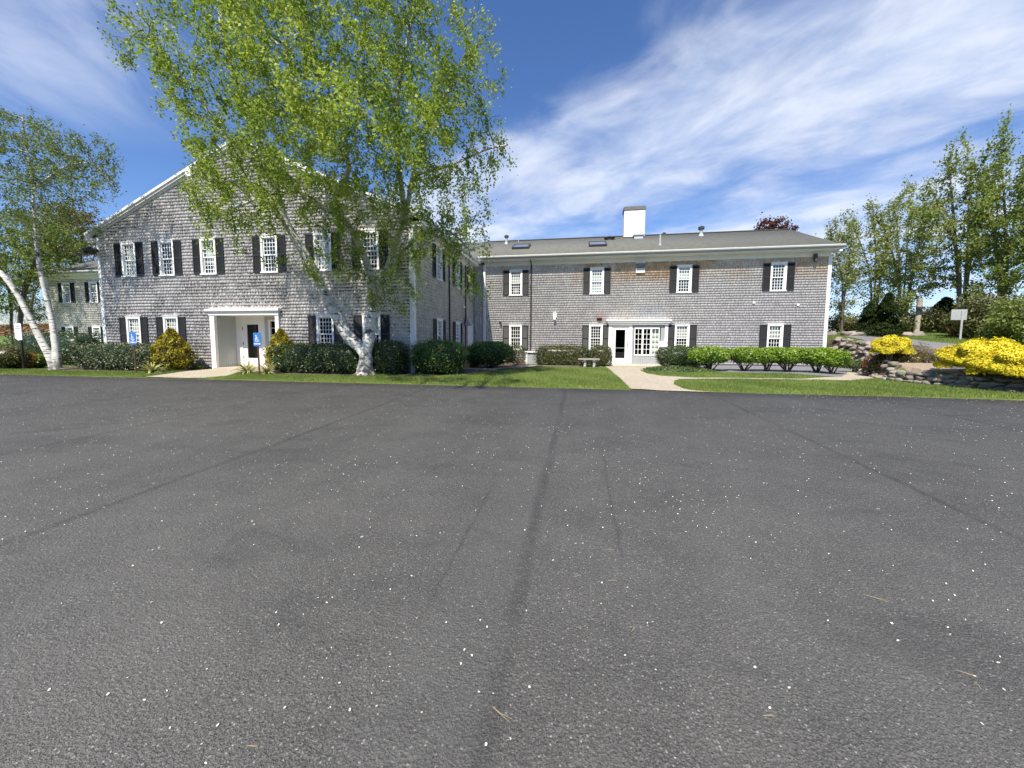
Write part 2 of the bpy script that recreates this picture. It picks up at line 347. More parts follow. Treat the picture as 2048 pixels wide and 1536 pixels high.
# ------------------------------------------------------------------ helpers
PW = {}   # world position of every unrotated parent
def tag(o, label=None, cat=None, group=None, kind=None):
    if label: o['label'] = label
    if cat: o['category'] = cat
    if group: o['group'] = group
    if kind: o['kind'] = kind
    return o
def link(o, parent=None, world_loc=(0, 0, 0)):
    C.objects.link(o); w = Vector(world_loc)
    if parent is not None:
        o.parent = parent; o.location = w - PW[parent.name]
    else: o.location = w
    PW[o.name] = w
    return o
def thing(name, loc, label, cat, group=None):
    o = bpy.data.objects.new(name, None); o.empty_display_size = .2; link(o, None, loc); return tag(o, label, cat, group)
def arr_mesh(name, V, F, mat, attrs=None, smooth=False):
    V = np.asarray(V, np.float32); F = np.asarray(F, np.int32); k = F.shape[1]
    me = bpy.data.meshes.new(name); me.vertices.add(len(V)); me.vertices.foreach_set('co', V.ravel())
    me.loops.add(F.size); me.loops.foreach_set('vertex_index', F.ravel())
    me.polygons.add(len(F)); me.polygons.foreach_set('loop_start', np.arange(0, F.size, k, dtype=np.int32))
    if smooth: me.polygons.foreach_set('use_smooth', np.ones(len(F), bool))
    if attrs:
        for an, av in attrs.items():
            av = np.asarray(av, np.float32); a = me.attributes.new(an, 'FLOAT_VECTOR', 'POINT'); a.data.foreach_set('vector', av.ravel())
    me.update(calc_edges=True); me.validate(); me.materials.append(M[mat] if isinstance(mat, str) else mat)
    return me
def obj(name, me, parent=None, **kw):
    return tag(link(bpy.data.objects.new(name, me), parent), **kw)
class MB:
    def __init__(s): s.v = []; s.f = []
    def box(s, x0, x1, y0, y1, z0, z1):
        n = len(s.v); s.v += [(x0, y0, z0), (x1, y0, z0), (x1, y1, z0), (x0, y1, z0), (x0, y0, z1), (x1, y0, z1), (x1, y1, z1), (x0, y1, z1)]
        s.f += [tuple(n+i for i in q) for q in ((3, 2, 1, 0), (4, 5, 6, 7), (0, 1, 5, 4), (1, 2, 6, 5), (2, 3, 7, 6), (3, 0, 4, 7))]; return s
    def hexa(s, pts):
        n = len(s.v); s.v += [tuple(p) for p in pts]
        s.f += [tuple(n+i for i in q) for q in ((3, 2, 1, 0), (4, 5, 6, 7), (0, 1, 5, 4), (1, 2, 6, 5), (2, 3, 7, 6), (3, 0, 4, 7))]; return s
    def poly(s, pts): n = len(s.v); s.v += [tuple(p) for p in pts]; s.f.append(tuple(range(n, n+len(pts)))); return s
    def cyl(s, a, b, r0, r1=None, k=12, caps=True):
        a = Vector(a); b = Vector(b); r1 = r0 if r1 is None else r1; d = (b-a).normalized(); u = d.orthogonal().normalized(); w = d.cross(u); n = len(s.v)
        for c, r in ((a, r0), (b, r1)):
            for i in range(k): t = 2*math.pi*i/k; s.v.append(tuple(c+(u*math.cos(t)+w*math.sin(t))*r))
        for i in range(k): j = (i+1) % k; s.f.append((n+i, n+j, n+k+j, n+k+i))
        if caps: s.f.append(tuple(n+i for i in reversed(range(k)))); s.f.append(tuple(n+k+i for i in range(k)))
        return s
    def extr(s, pts, d):
        """closed outline pts (3-D, planar) pushed along vector d"""
        n = len(s.v); m = len(pts); s.v += [tuple(p) for p in pts] + [tuple(Vector(p)+Vector(d)) for p in pts]
        s.f.append(tuple(n+i for i in reversed(range(m)))); s.f.append(tuple(n+m+i for i in range(m)))
        for i in range(m): j = (i+1) % m; s.f.append((n+i, n+j, n+m+j, n+m+i))
        return s
    def mesh(s, name, mat, smooth=False):
        me = bpy.data.meshes.new(name); me.from_pydata(s.v, [], s.f); me.validate()
        bm = bmesh.new(); bm.from_mesh(me); bmesh.ops.recalc_face_normals(bm, faces=bm.faces); bm.to_mesh(me); bm.free()
        me.materials.append(M[mat])
        if smooth:
            for p in me.polygons: p.use_smooth = True
        return me
    def build(s, name, mat, parent=None, smooth=False, bevel=0, **kw):
        o = obj(name, s.mesh(name, mat, smooth), parent, **kw)
        if bevel: b = o.modifiers.new('bevel', 'BEVEL'); b.width = bevel; b.segments = 2; b.limit_method = 'ANGLE'
        return o
def inpoly(x, y, poly):
    x = np.asarray(x); y = np.asarray(y); r = np.zeros(x.shape, bool); n = len(poly)
    for i in range(n):
        x0, y0 = poly[i][:2]; x1, y1 = poly[(i+1) % n][:2]
        c = ((y0 > y) != (y1 > y)) & (x < (x1-x0)*(y-y0)/((y1-y0) or 1e-9)+x0); r ^= c
    return r
def sstep(v, a, b): t = np.clip((v-a)/(b-a), 0, 1); return t*t*(3-2*t)
def wob(x, y, s=1.0, ph=0): return (np.sin(x*1.7*s+ph)*np.cos(y*1.3*s+1.1+ph)+.5*np.sin(x*3.9*s+2+y*2.1*s+ph))/1.5

# ------------------------------------------------------------------ terrain
BANK = [(13.9, 4), (11.6, 9.6), (10.75, 11.1), (10.45, 12.1), (10.1, 13.1), (9.9, 14.0), (10.2, 15.4), (10.9, 16.9), (11.7, 18.2), (12.55, 20.0), (12.75, 21.4), (12.7, 23), (12.7, 60)]
def bank_d(x, y):
    """signed distance, positive on the high (right) side of the retaining line"""
    x = np.asarray(x, float); y = np.asarray(y, float); best = np.full(x.shape, 1e9); sg = np.ones(x.shape)
    for (x0, y0), (x1, y1) in zip(BANK[:-1], BANK[1:]):
        dx, dy = x1-x0, y1-y0; L = dx*dx+dy*dy; t = np.clip(((x-x0)*dx+(y-y0)*dy)/L, 0, 1)
        ex = x-(x0+t*dx); ey = y-(y0+t*dy); d = np.hypot(ex, ey); s = np.where(dx*ey-dy*ex < 0, 1., -1.)
        m = d < best; best = np.where(m, d, best); sg = np.where(m, s, sg)
    return best*sg
def H(x, y):
    x = np.asarray(x, float); y = np.asarray(y, float)
    low = np.where(y < 10, .03*np.clip(y, -3, 10), .315+.0085*np.clip(y-10, 0, 8))
    low = low + np.where(y > 10, .008*wob(x, y, .8), 0)
    hill = sstep(-x, 27, 46)*sstep(y, 16, 34)*3.0
    high = .70+.115*np.clip(y-13.2, 0, 14)+.05*np.clip(x-22, 0, 30)*sstep(y, 20, 30)*.3
    d = bank_d(x, y); wdt = .22+.55*sstep(y, 15.5, 19)
    k = sstep(d, -.02, 1)*0+np.clip(sstep(d/wdt, 0, 1), 0, 1)
    return low*(1-k)+high*k+hill
def hit(px, py, tmax=90):
    d = ray(px, py); t = np.linspace(1, tmax, 4000); P = d[None]*t[:, None]+np.array([0, 0, CZ]); s = P[:, 2] <= H(P[:, 0], P[:, 1])
    i = int(np.argmax(s)) if s.any() else len(t)-1; return P[i]
def grid_axis(segs):
    a = []
    for s, e, st in segs: a += list(np.arange(s, e, st))
    return np.array(a+[segs[-1][1]])
def terrain():
    xs = grid_axis([(-900, -100, 100), (-100, -44, 4), (-44, -28, 1), (-28, 8, .5), (8, 16, .16), (16, 40, .7), (40, 100, 4), (100, 900, 100)])
    ys = grid_axis([(-300, -20, 40), (-20, 9, 2), (9, 10.2, .2), (10.2, 26, .25), (26, 50, 1), (50, 100, 5), (100, 1000, 100)])
    X, Y = np.meshgrid(xs, ys); Z = H(X, Y); Z = np.where(Y < 9.95, Z-.04, Z)
    n, m = X.shape; V = np.stack([X, Y, Z], -1).reshape(-1, 3); i = np.arange(n*m).reshape(n, m)
    F = np.stack([i[:-1, :-1], i[:-1, 1:], i[1:, 1:], i[1:, :-1]], -1).reshape(-1, 4)
    obj('ground', arr_mesh('ground', V, F, 'grass_ground', smooth=True), kind='structure')
terrain()
def edge_y(x): return 10.08-.02*np.clip(x, 0, 30)+.035*np.sin(x*1.1)+.02*np.sin(x*3.7+1)
xs = np.arange(-60, 60.1, .5); V = []; F = []
for i, x in enumerate(xs):
    V += [(x, -60, -.09), (x, -3, -.09), (x, float(edge_y(x)), .03*float(edge_y(x))), (x, float(edge_y(x))+.02, .24)]
    if i:
        for j in range(3): a = (i-1)*4+j; F.append((a, a+4, a+5, a+1))
obj('parking_lot', arr_mesh('parking_lot', V, F, 'asphalt'), kind='structure')
def drape(name, poly, mat, lift=.008, res=.35, **kw):
    bm = bmesh.new(); vs = [bm.verts.new((x, y, 0)) for x, y in poly]
    from mathutils.geometry import tessellate_polygon
    for tri in tessellate_polygon([[Vector((x, y, 0)) for x, y in poly]]):
        try: bm.faces.new([vs[i] for i in tri])
        except ValueError: pass
    P = np.array(poly)
    for ax in (0, 1):
        for v in np.arange(P[:, ax].min()+res, P[:, ax].max(), res):
            no = [0, 0, 0]; no[ax] = 1; co = [0, 0, 0]; co[ax] = v
            bmesh.ops.bisect_plane(bm, geom=bm.verts[:]+bm.edges[:]+bm.faces[:], plane_co=co, plane_no=no)
    for v in bm.verts: v.co.z = float(H(v.co.x, v.co.y))+lift
    bmesh.ops.recalc_face_normals(bm, faces=bm.faces)
    if sum(f.normal.z for f in bm.faces) < 0: bmesh.ops.reverse_faces(bm, faces=bm.faces)
    me = bpy.data.meshes.new(name); bm.to_mesh(me); bm.free(); me.materials.append(M[mat]); return obj(name, me, kind='structure', **kw)
def pp(lst): return [tuple(float(c) for c in hit(*q)[:2]) for q in lst]
YE = 10.02
path1 = pp([(1228, 739), (1240, 757), (1253, 771)]) + [(1.34, YE), (3.4, YE-.12)] + pp([(1380, 781), (1366, 778), (1347, 769), (1349, 762), (1363, 758.6)]) + pp([(1500, 758.6), (1600, 760), (1700, 761.5), (1752, 757), (1740, 752), (1697, 744), (1684, 754), (1600, 758.4), (1500, 757), (1389, 756), (1323, 752.2), (1294, 747.5), (1281, 742)]) + [(3.9, 19.0)]
path1 = [(1.3, 18.9)]+path1[1:]
drape('walkway', path1, 'aggregate', .014)
slab1 = [(1.3, 18.9), (4.3, 19.0), (5.2, 21.6), (1.4, 21.6)]
drape('entrance_slab', slab1, 'slab', .022)
path2 = [(-13.75, YE+.02)]+pp([(379, 742)])+[(-15.0, 13.4), (-11.5, 13.4), (-11.6, 12.6)]+pp([(483, 744.5), (452, 753)])+[(-11.6, YE+.1), (-12.2, YE+.02)]
drape('side_walkway', path2, 'aggregate', .014)
gravel_bed = pp([(1392, 742), (1401, 744.5), (1559, 747), (1609, 750), (1680, 755)])+[(12.1, 17.6), (12.35, 21.6), (5.3, 21.6), (5.0, 19)]
drape('gravel_bed', gravel_bed, 'gravel', .010)
bed1 = [(-22.5, 11.9), (-19, 11.45), (-16.3, 11.6), (-15.3, 12.6), (-15.1, 13.4), (-22.5, 13.4)]
bed2 = [(-11.6, 13.4), (-11.7, 12.2), (-11.0, 11.9), (-8.5, 11.75), (-6.6, 12.3), (-5.2, 12.4), (-4.2, 13.3), (-3.4, 15.2), (-2.3, 16.3), (-2.2, 18.1), (1.2, 18.5), (1.25, 21.6), (-6, 21.6), (-6, 13.4)]
drape('planting_bed', bed1, 'soil', .012); drape('planting_bed', bed2, 'soil', .012)
drape('stone_edging', [(-4.6, 15.3), (-3.4, 15.6), (-2.4, 17.2), (-2.0, 18.0), (1.1, 18.35), (1.1, 18.6), (-2.2, 18.35), (-2.8, 17.3), (-3.6, 16.0), (-4.7, 15.7)], 'slab', .03)
road_px_far = [(1676, 668.5), (1720, 670.5), (1760, 673), (1810, 678), (1860, 684), (1925, 690), (1985, 697), (2060, 706)]
road_px_near = [(1690, 673), (1725, 680), (1760, 691), (1790, 702), (1830, 715), (1880, 733), (1920, 744), (1990, 750)]
road = pp(road_px_far)+pp(road_px_near)[::-1]
drape('driveway', road, 'gravel', .02, .6)
mulch = [(9.93, 14.15), (10.05, 13.3), (10.42, 12.2), (10.72, 11.2), (11.6, 9.8), (12.2, 9.2), (14, 9), (13, 13), (13.2, 15.2), (14.5, 18.0), (14.9, 20.0), (13.6, 20.4), (12.8, 18.8), (11.6, 17.0), (10.7, 15.4)]
_old = [(10.25, 14.2), (10.35, 13.2), (10.6, 12.2), (11.0, 11.2), (12.2, 9.2), (14, 9), (13, 13), (13.2, 15.2), (14.5, 18.0), (14.9, 20.0), (13.6, 20.4), (12.8, 18.8), (11.6, 17.0), (10.7, 15.4)]
drape('mulch_bed', mulch, 'mulch', .02, .3)
left_walk = pp([(-80, 716), (60, 712.5), (128, 712.5), (128, 714.5), (60, 715), (-80, 719)]); drape('far_walkway', left_walk, 'slab', .02)
left_walk2 = pp([(-80, 723.5), (115, 723), (115, 724.3), (-80, 725.3)]); drape('far_walkway', left_walk2, 'slab', .02)

# ------------------------------------------------------------------ building
WY, GY, SX = 21.63, 13.39, -6.02     # wing facade, gable facade, side wall
ZB = .40
GX0, GX1 = -20.30, SX; RX = (GX0+GX1)/2; PIT = .431
PY0 = 14.32
EZG = 5.98
EZ = 6.12                            # top of wall under the eaves
WX0, WX1 = -37.65, 12.22; BY = 30.0; RY = 25.8
bld = thing('office_building', (-4, 22, ZB), 'long two-storey grey cedar-shingled office building with black shutters and white trim behind the shrubs', 'building')
WIN_W, WIN_H, SH_W, SH_H = .745, 1.44, .355, 1.385
Z_UP, Z_LO = 4.175, 1.09             # undersides of the two window rows
g_cols_u = [-18.69, -16.78, -14.76, -11.96, -9.64, -7.70]; g_cols_l = [-18.69, -16.78, -9.64, -7.70]
w_cols = [-3.548, .932, 5.413, 9.893]; lw_cols = [-35.85, -33.45]
s_cols_u = [15.98, 18.53, 20.9]; s_cols_l = [15.98, 18.53]
def opening(c, z): return (c-WIN_W/2+.06, c+WIN_W/2-.06, z+.04, z+WIN_H-.06)
def shingle_wall(name, O, D, N, u0, u1, z0, ztop, ops, mat, exp=.127, seed=0):
    """courses of single tapered shingles, each its own small wedge, cut round the openings"""
    rg = np.random.default_rng(seed); R_ = []
    zmax = max(float(ztop(u)) for u in np.linspace(u0, u1, 41)); nrow = int((zmax-z0)/exp)+1
    for i in range(nrow):
        za = z0+i*exp; zb = za+exp; us = [u0]
        w = rg.uniform(.085, .21, int((u1-u0)/.1)+5); e = u0-rg.uniform(0, .15)+np.cumsum(w); e = e[(e > u0+.02) & (e < u1-.02)]
        e = np.r_[u0, e, u1]; cuts = [q for o in ops for q in o[:2] if u0 < q < u1 and o[2] < zb and o[3] > za]
        if cuts: e = np.unique(np.r_[e, cuts])
        dz = rg.normal(0, .0022, len(e)); rr = rg.random(len(e)); kk = rg.random(len(e))
        for a, b, j, r, k in zip(e[:-1], e[1:], dz, rr, kk):
            m = (a+b)/2; zt = float(ztop(m))
            if za >= zt-.01 or b-a < .006: continue
            lo, hi = za+j, min(zb, zt)
            for o in ops:
                if o[0] < m < o[1] and o[2] < hi and o[3] > lo:
                    if o[2] <= lo and o[3] >= hi: lo = hi
                    elif o[2] <= lo: lo = o[3]
                    else: hi = o[2]
            if hi-lo > .012: R_.append((a+.0004, b-.0004, lo, hi, za, r, k))
    A = np.array(R_); n = len(A); a, b, lo, hi, za, r, k = A.T
    def thick(z): return .027-.022*(z-za)/exp
    top = hi+.012
    def P(u, z, t): return np.stack([O[0]+D[0]*u+N[0]*t, O[1]+D[1]*u+N[1]*t, z], -1)
    jt = np.random.default_rng(seed+5).normal(0, .0010, n)
    V = np.stack([P(a, lo, thick(lo)+jt), P(b, lo, thick(lo)+jt), P(b, top, thick(top)), P(a, top, thick(top)), P(a, lo, .001+0*a), P(b, lo, .001+0*a), P(b, top, .001+0*a), P(a, top, .001+0*a)], 1).reshape(-1, 3)
    base = (np.arange(n)*8)[:, None, None]; Q = np.array([(0, 1, 2, 3), (4, 5, 1, 0), (4, 0, 3, 7), (1, 5, 6, 2)])[None]
    F = (base+Q).reshape(-1, 4)
    if D[0]*N[1]-D[1]*N[0] > 0: F = F[:, ::-1]
    vv = lambda z: (z-za)/exp
    at_ = np.zeros((n, 8, 3)); at_[:, :, 0] = r[:, None]; at_[:, :, 2] = k[:, None]
    for q, z in enumerate((lo, lo, top, top, lo, lo, top, top)): at_[:, q, 1] = np.clip(vv(z), 0, 1)
    me = arr_mesh(name, V, F, mat, {'sh': at_.reshape(-1, 3)})
    return obj(name, me, bld)
def backing(O, D, N, u0, u1, z0, z1, ops, th=.14, extra=None):
    """the sheathed wall behind the shingles, with real holes; extra: gable triangle outline"""
    us = sorted({u0, u1, *[q for o in ops for q in o[:2]]}); zs = sorted({z0, z1, *[q for o in ops for q in o[2:4]]}); mb = MB()
    for a, b in zip(us[:-1], us[1:]):
        for c, d in zip(zs[:-1], zs[1:]):
            m, q = (a+b)/2, (c+d)/2
            if any(o[0] < m < o[1] and o[2] < q < o[3] for o in ops): continue
            P = lambda u, t, z: (O[0]+D[0]*u+N[0]*t, O[1]+D[1]*u+N[1]*t, z)
            mb.hexa([P(a, 0, c), P(b, 0, c), P(b, -th, c), P(a, -th, c), P(a, 0, d), P(b, 0, d), P(b, -th, d), P(a, -th, d)])
    if extra: mb.extr(extra, (-N[0]*th, -N[1]*th, 0))
    return mb
# gable block front
portico = (-14.63, -11.74, ZB-.1, 2.56)
g_ops = [opening(c, Z_UP) for c in g_cols_u]+[opening(c, Z_LO) for c in g_cols_l]+[portico]
rake = lambda x: EZG+.02+PIT*(GX1-RX-abs(x-RX))
O0 = (0, GY); DX = (1, 0); NY = (0, -1)
backing(O0, DX, NY, GX0, GX1, ZB-.3, EZG, g_ops, extra=[(GX0, GY, EZG), (GX1, GY, EZG), (RX, GY, float(rake(RX)))]).build('gable_wall', 'interior', bld)
shingle_wall('gable_cladding', O0, DX, NY, GX0+.1, GX1-.1, ZB, rake, g_ops, 'gable_shingle', seed=1)
# side wall of the gable block
s_ops = [opening(c, Z_UP) for c in s_cols_u]+[opening(c, Z_LO) for c in s_cols_l]+[(20.35, 21.3, ZB, 2.48)]
backing((SX, 0), (0, 1), (1, 0), GY+.15, WY, ZB-.3, EZG, s_ops).build('side_wall', 'interior', bld)
shingle_wall('side_cladding', (SX, 0), (0, 1), (1, 0), GY+.1, WY-.02, ZB, lambda u: EZG-.2, s_ops, 'side_shingle', seed=2)
# wing facade
entry = (1.66, 4.66, ZB-.1, 2.50)
w_ops = [opening(c, Z_UP) for c in w_cols]+[opening(c, Z_LO) for c in w_cols]+[entry]
w_ops = [o for o in w_ops]
backing((0, WY), DX, NY, SX+.0, WX1, ZB-.3, EZ, w_ops).build('wing_wall', 'interior', bld)
shingle_wall('wing_cladding', (0, WY), DX, NY, SX+.03, WX1-.1, ZB+.02, lambda u: 5.95, w_ops, 'wing_shingle', seed=3)
# left wing
l_ops = [opening(c, Z_UP) for c in lw_cols]+[opening(c, Z_LO) for c in lw_cols]
backing((0, WY), DX, NY, WX0, GX0, ZB-.3, EZ, l_ops).build('wing_wall', 'interior', bld)
shingle_wall('wing_cladding', (0, WY), DX, NY, WX0+.1, GX0-.02, ZB, lambda u: 5.95, l_ops, 'gable_shingle', seed=4)
# end walls
zr = EZ+(RY-WY)*.46
for X, nx, nm in ((WX1, 1, 5), (WX0, -1, 6)):
    prof = lambda u: EZ+(RY-WY-abs(u-RY))*.46
    backing((X, 0), (0, 1), (nx, 0), WY+.15, BY, ZB-.3, EZ, [], extra=[(X, WY+.15, EZ), (X, BY, EZ), (X, RY, zr)]).build('end_wall', 'interior', bld)
    shingle_wall('end_cladding', (X, 0), (0, 1), (nx, 0), WY+.1, BY-.1, ZB, prof, [], 'side_shingle', seed=nm)
mb = MB(); mb.box(WX0, WX1, BY-.15, BY, ZB-.3, EZ); mb.build('rear_wall', 'interior', bld); MB().box(GX0, GX0+.15, GY+.15, WY, ZB-.3, EZG).build('side_wall', 'interior', bld)
shingle_wall('side_cladding', (GX0, 0), (0, 1), (-1, 0), GY+.1, WY-.02, ZB, lambda u: EZG-.2, [], 'side_shingle', seed=7)
MB().box(WX0+.2, WX1-.2, WY+.15, BY-.2, ZB, ZB+.06).build('ground_floor', 'interior', bld); MB().box(GX0+.2, GX1-.2, PY0+.25, WY+.15, ZB, ZB+.06).build('ground_floor', 'interior', bld)
mb = MB(); mb.box(WX0+.2, WX1-.2, WY+.2, BY-.2, 3.35, 3.5); mb.box(GX0+.2, GX1-.2, GY+1.6, WY+.2, 3.35, 3.5); mb.build('upper_floor', 'interior', bld)
mb = MB(); mb.box(SX+.02, WX1-.02, WY+.03, WY+.1, ZB-.25, ZB+.0); mb.box(GX0+.02, GX1-.02, GY+.03, GY+.1, ZB-.25, ZB+.0); mb.build('foundation', 'foundation', bld)
# roofs
def slab_roof(mb_pts, name):
    """mb_pts: four corners eave-left, eave-right, ridge-right, ridge-left of the top surface"""
    P = [Vector(p) for p in mb_pts]; n = (P[1]-P[0]).cross(P[3]-P[0]).normalized(); n = n if n.z > 0 else -n; th = n*.10
    V = [tuple(p) for p in P]+[tuple(p-th) for p in P]; F = [(0, 1, 2, 3), (7, 6, 5, 4), (0, 4, 5, 1), (1, 5, 6, 2), (2, 6, 7, 3), (3, 7, 4, 0)]
    ux = (P[1]-P[0]).normalized(); vy = n.cross(ux)
    at_ = [((p-P[0]).dot(ux), (p-P[0]).dot(vy), 0) for p in P]*2
    return obj(name, arr_mesh(name, V, F, 'roof_shingle', {'sh': at_}), bld)
WS = (8.33-6.27)/(RY-21.10); RZ = 8.33
def wroof_z(y): return 6.27+WS*(y-21.10)
wing_roof = slab_roof([(RX, 21.10, 6.27), (12.42, 21.10, 6.27), (12.30, RY, RZ), (RX, RY, RZ)], 'roof')
slab_roof([(12.42, 30.5, 6.27), (RX, 30.5, 6.27), (RX, RY+.0, RZ), (12.30, RY, RZ)], 'roof')
slab_roof([(-38.0, 21.10, 6.27), (RX, 21.10, 6.27), (RX, RY, RZ), (-37.8, RY, RZ)], 'roof')
slab_roof([(RX, 30.5, 6.27), (-38.0, 30.5, 6.27), (-37.8, RY, RZ), (RX, RY, RZ)], 'roof')
GE = 6.07; GR = GE+PIT*(GX1+.42-RX)
slab_roof([(GX1+.42, 13.24, GE), (GX1+.42, 26, GE), (RX, 26, GR), (RX, 13.24, GR)], 'roof')
slab_roof([(GX0-.42, 26, GE), (GX0-.42, 13.24, GE), (RX, 13.24, GR), (RX, 26, GR)], 'roof')
MB().box(-6, 12.28, RY-.1, RY+.1, RZ-.005, RZ+.03).build('ridge_cap', 'roof_shingle', bld)
# trim
def rake_board(side):
    mb = MB(); s = side; x0 = RX; x1 = (GX1+.42 if s > 0 else GX0-.42)
    for (y0, y1, dz0, dz1) in ((13.27, 13.31, -.115, -.20), (13.22, 13.28, -.02, -.115)):
        zt = lambda x: GE+PIT*(abs((GX1+.42 if s > 0 else GX0-.42)-x))
        mb.hexa([(x0, y0, zt(x0)+dz1), (x1, y0, zt(x1)+dz1), (x1, y1, zt(x1)+dz1), (x0, y1, zt(x0)+dz1), (x0, y0, zt(x0)+dz0), (x1, y0, zt(x1)+dz0), (x1, y1, zt(x1)+dz0), (x0, y1, zt(x0)+dz0)])
    # soffit of the rake overhang and the frieze on the wall
    mb.hexa([(x0, 13.31, zt(x0)-.19), (x1, 13.31, zt(x1)-.19), (x1, GY+.01, zt(x1)-.19), (x0, GY+.01, zt(x0)-.19), (x0, 13.31, zt(x0)-.16), (x1, 13.31, zt(x1)-.16), (x1, GY+.01, zt(x1)-.16), (x0, GY+.01, zt(x0)-.16)])
    xe = GX1 if s > 0 else GX0
    mb.hexa([(x0, GY-.05, zt(x0)-.27), (xe, GY-.05, zt(xe)-.27), (xe, GY-.003, zt(xe)-.27), (x0, GY-.003, zt(x0)-.27), (x0, GY-.05, zt(x0)-.195), (xe, GY-.05, zt(xe)-.195), (xe, GY-.003, zt(xe)-.195), (x0, GY-.003, zt(x0)-.195)])
    return mb
rake_board(1).build('rake_board', 'white_trim', bld); rake_board(-1).build('rake_board', 'white_trim', bld)
def eave(x0, x1, y, ysgn, name='eave_trim'):
    mb = MB(); mb.box(x0, x1, y-.0, y+.1, 6.075, 6.125); mb.box(x0, x1, y+.1, WY, 6.06, 6.085)
    mb.box(x0+.25, x1-.2 if x1 > 0 else x1, WY-.05, WY-.003, 5.84, 6.058); mb.box(x0+.25, x1-.2, WY-.09, WY-.052, 5.98, 6.056)
    return mb.build(name, 'white_trim', bld)
eave(SX+.42, 12.38, 21.10, -1); eave(-37.95, GX0-.0, 21.10, -1)
# K-profile gutters
def gutter(x0, x1, y):
    MB().box(x0, x1, y-.128, y-.095, 6.255, 6.282).build('drip_edge', 'white_trim', bld)
    pr = [(y+.0, 6.13), (y-.06, 6.13), (y-.085, 6.18), (y-.12, 6.205), (y-.12, 6.27), (y-.10, 6.27), (y-.10, 6.215), (y-.07, 6.19), (y-.05, 6.15), (y, 6.15)]
    return MB().extr([(x0, a, b) for a, b in pr], (x1-x0, 0, 0)).build('gutter', 'gutter_grey', bld)
gutter(-5.6, 12.44, 21.10); gutter(-38.0, GX0-.42, 21.10)
def side_eave(x, s, y0, y1):
    mb = MB(); X = x+s*.42
    a, b = sorted((X-s*.02, X-s*.08)); mb.box(a, b, y0, y1, GE-.30, GE-.105); a, b = sorted((X-s*.08, x)); mb.box(a, b, y0, y1, GE-.29, GE-.26)
    a, b = sorted((x+s*.003, x+s*.05)); mb.box(a, b, GY+.1, y1, GE-.52, GE-.292)
    mb.build('eave_trim', 'white_trim', bld)
    a, b = sorted((X, X+s*.10)); MB().box(a, b, y0+.02, y1, GE-.13, GE-.02).build('gutter', 'white_vinyl', bld)
side_eave(GX1, 1, 13.24, 21.3); side_eave(GX0, -1, 13.24, 21.3)
def cboard(*bs):
    m = MB(); [m.box(*b) for b in bs]; m.build('corner_board', 'white_trim', bld)
cboard((GX1-.13, GX1+.035, GY-.04, GY-.003, ZB-.12, EZG-.1), (GX1+.003, GX1+.036, GY-.003, GY+.14, ZB-.12, EZG-.15))
cboard((GX0-.035, GX0+.12, GY-.04, GY-.003, ZB-.1, EZG-.1), (GX0-.036, GX0-.003, GY-.003, GY+.14, ZB-.1, EZG-.15))
cboard((WX1-.12, WX1+.035, WY-.04, WY-.003, ZB-.05, 5.84), (WX1+.003, WX1+.036, WY-.003, WY+.14, ZB-.05, 5.84))
cboard((WX0-.035, WX0+.12, WY-.04, WY-.003, ZB-.05, 5.84))
# cornice return at the low ends of the gable
for xa, xb in ((GX0-.44, GX0+.0), (GX1, GX1+.44)): MB().box(xa, xb, 13.25, GY-.045, GE-.33, GE-.29).box(xa+.05, xb-.02, 13.28, GY-.045, GE-.42, GE-.33).build('cornice_return', 'white_trim', bld, bevel=.01)
MB().box(12.26, 12.40, 21.1, 21.58, 5.97, 6.055).build('cornice_return', 'white_trim', bld, bevel=.01)

# windows and shutters
def window_meshes(rows, style):
    hw = WIN_W/2; c = MB(); cw = .088
    c.box(-hw, -hw+cw, -.05, .05, .045, WIN_H-.09); c.box(hw-cw, hw, -.05, .05, .045, WIN_H-.09)
    c.box(-hw-.008, hw+.008, -.056, .05, WIN_H-.09, WIN_H); c.box(-hw-.02, hw+.02, -.075, -.0, WIN_H, WIN_H+.018)
    s = MB(); x0, x1 = -hw+cw, hw-cw; z0, z1 = .045, WIN_H-.09; zm = (z0+z1)/2
    for (a, b, y) in ((zm-.015, z1, .0), (z0, zm+.02, .035)):
        r = .038; s.box(x0, x0+r, y, y+.03, a, b); s.box(x1-r, x1, y, y+.03, a, b); s.box(x0+r, x1-r, y, y+.03, b-r, b); s.box(x0+r, x1-r, y, y+.03, a, a+r+.005)
        for i in range(1, 4): xm = x0+r+(x1-x0-2*r)*i/4; s.box(xm-.0095, xm+.0095, y+.004, y+.022, a+r+.005, b-r)
        for i in range(1, rows): zz = a+r+(b-a-2*r)*i/rows; s.box(x0+r, x1-r, y+.006, y+.020, zz-.0095, zz+.0095)
    g = MB(); g.poly([(x0+.02, .014, zm), (x1-.02, .014, zm), (x1-.02, .014, z1-.02), (x0+.02, .014, z1-.02)]); g.poly([(x0+.02, .049, z0+.02), (x1-.02, .049, z0+.02), (x1-.02, .049, zm), (x0+.02, .049, zm)])
    sl = MB().box(-hw-.02, hw+.02, -.085, .05, 0, .045)
    return c.mesh('window', 'white_vinyl'), s.mesh('sash', 'white_vinyl'), g.mesh('glass', 'window_glass'), sl.mesh('sill', 'white_vinyl')
WM = {3: window_meshes(3, 0), 4: window_meshes(4, 0)}
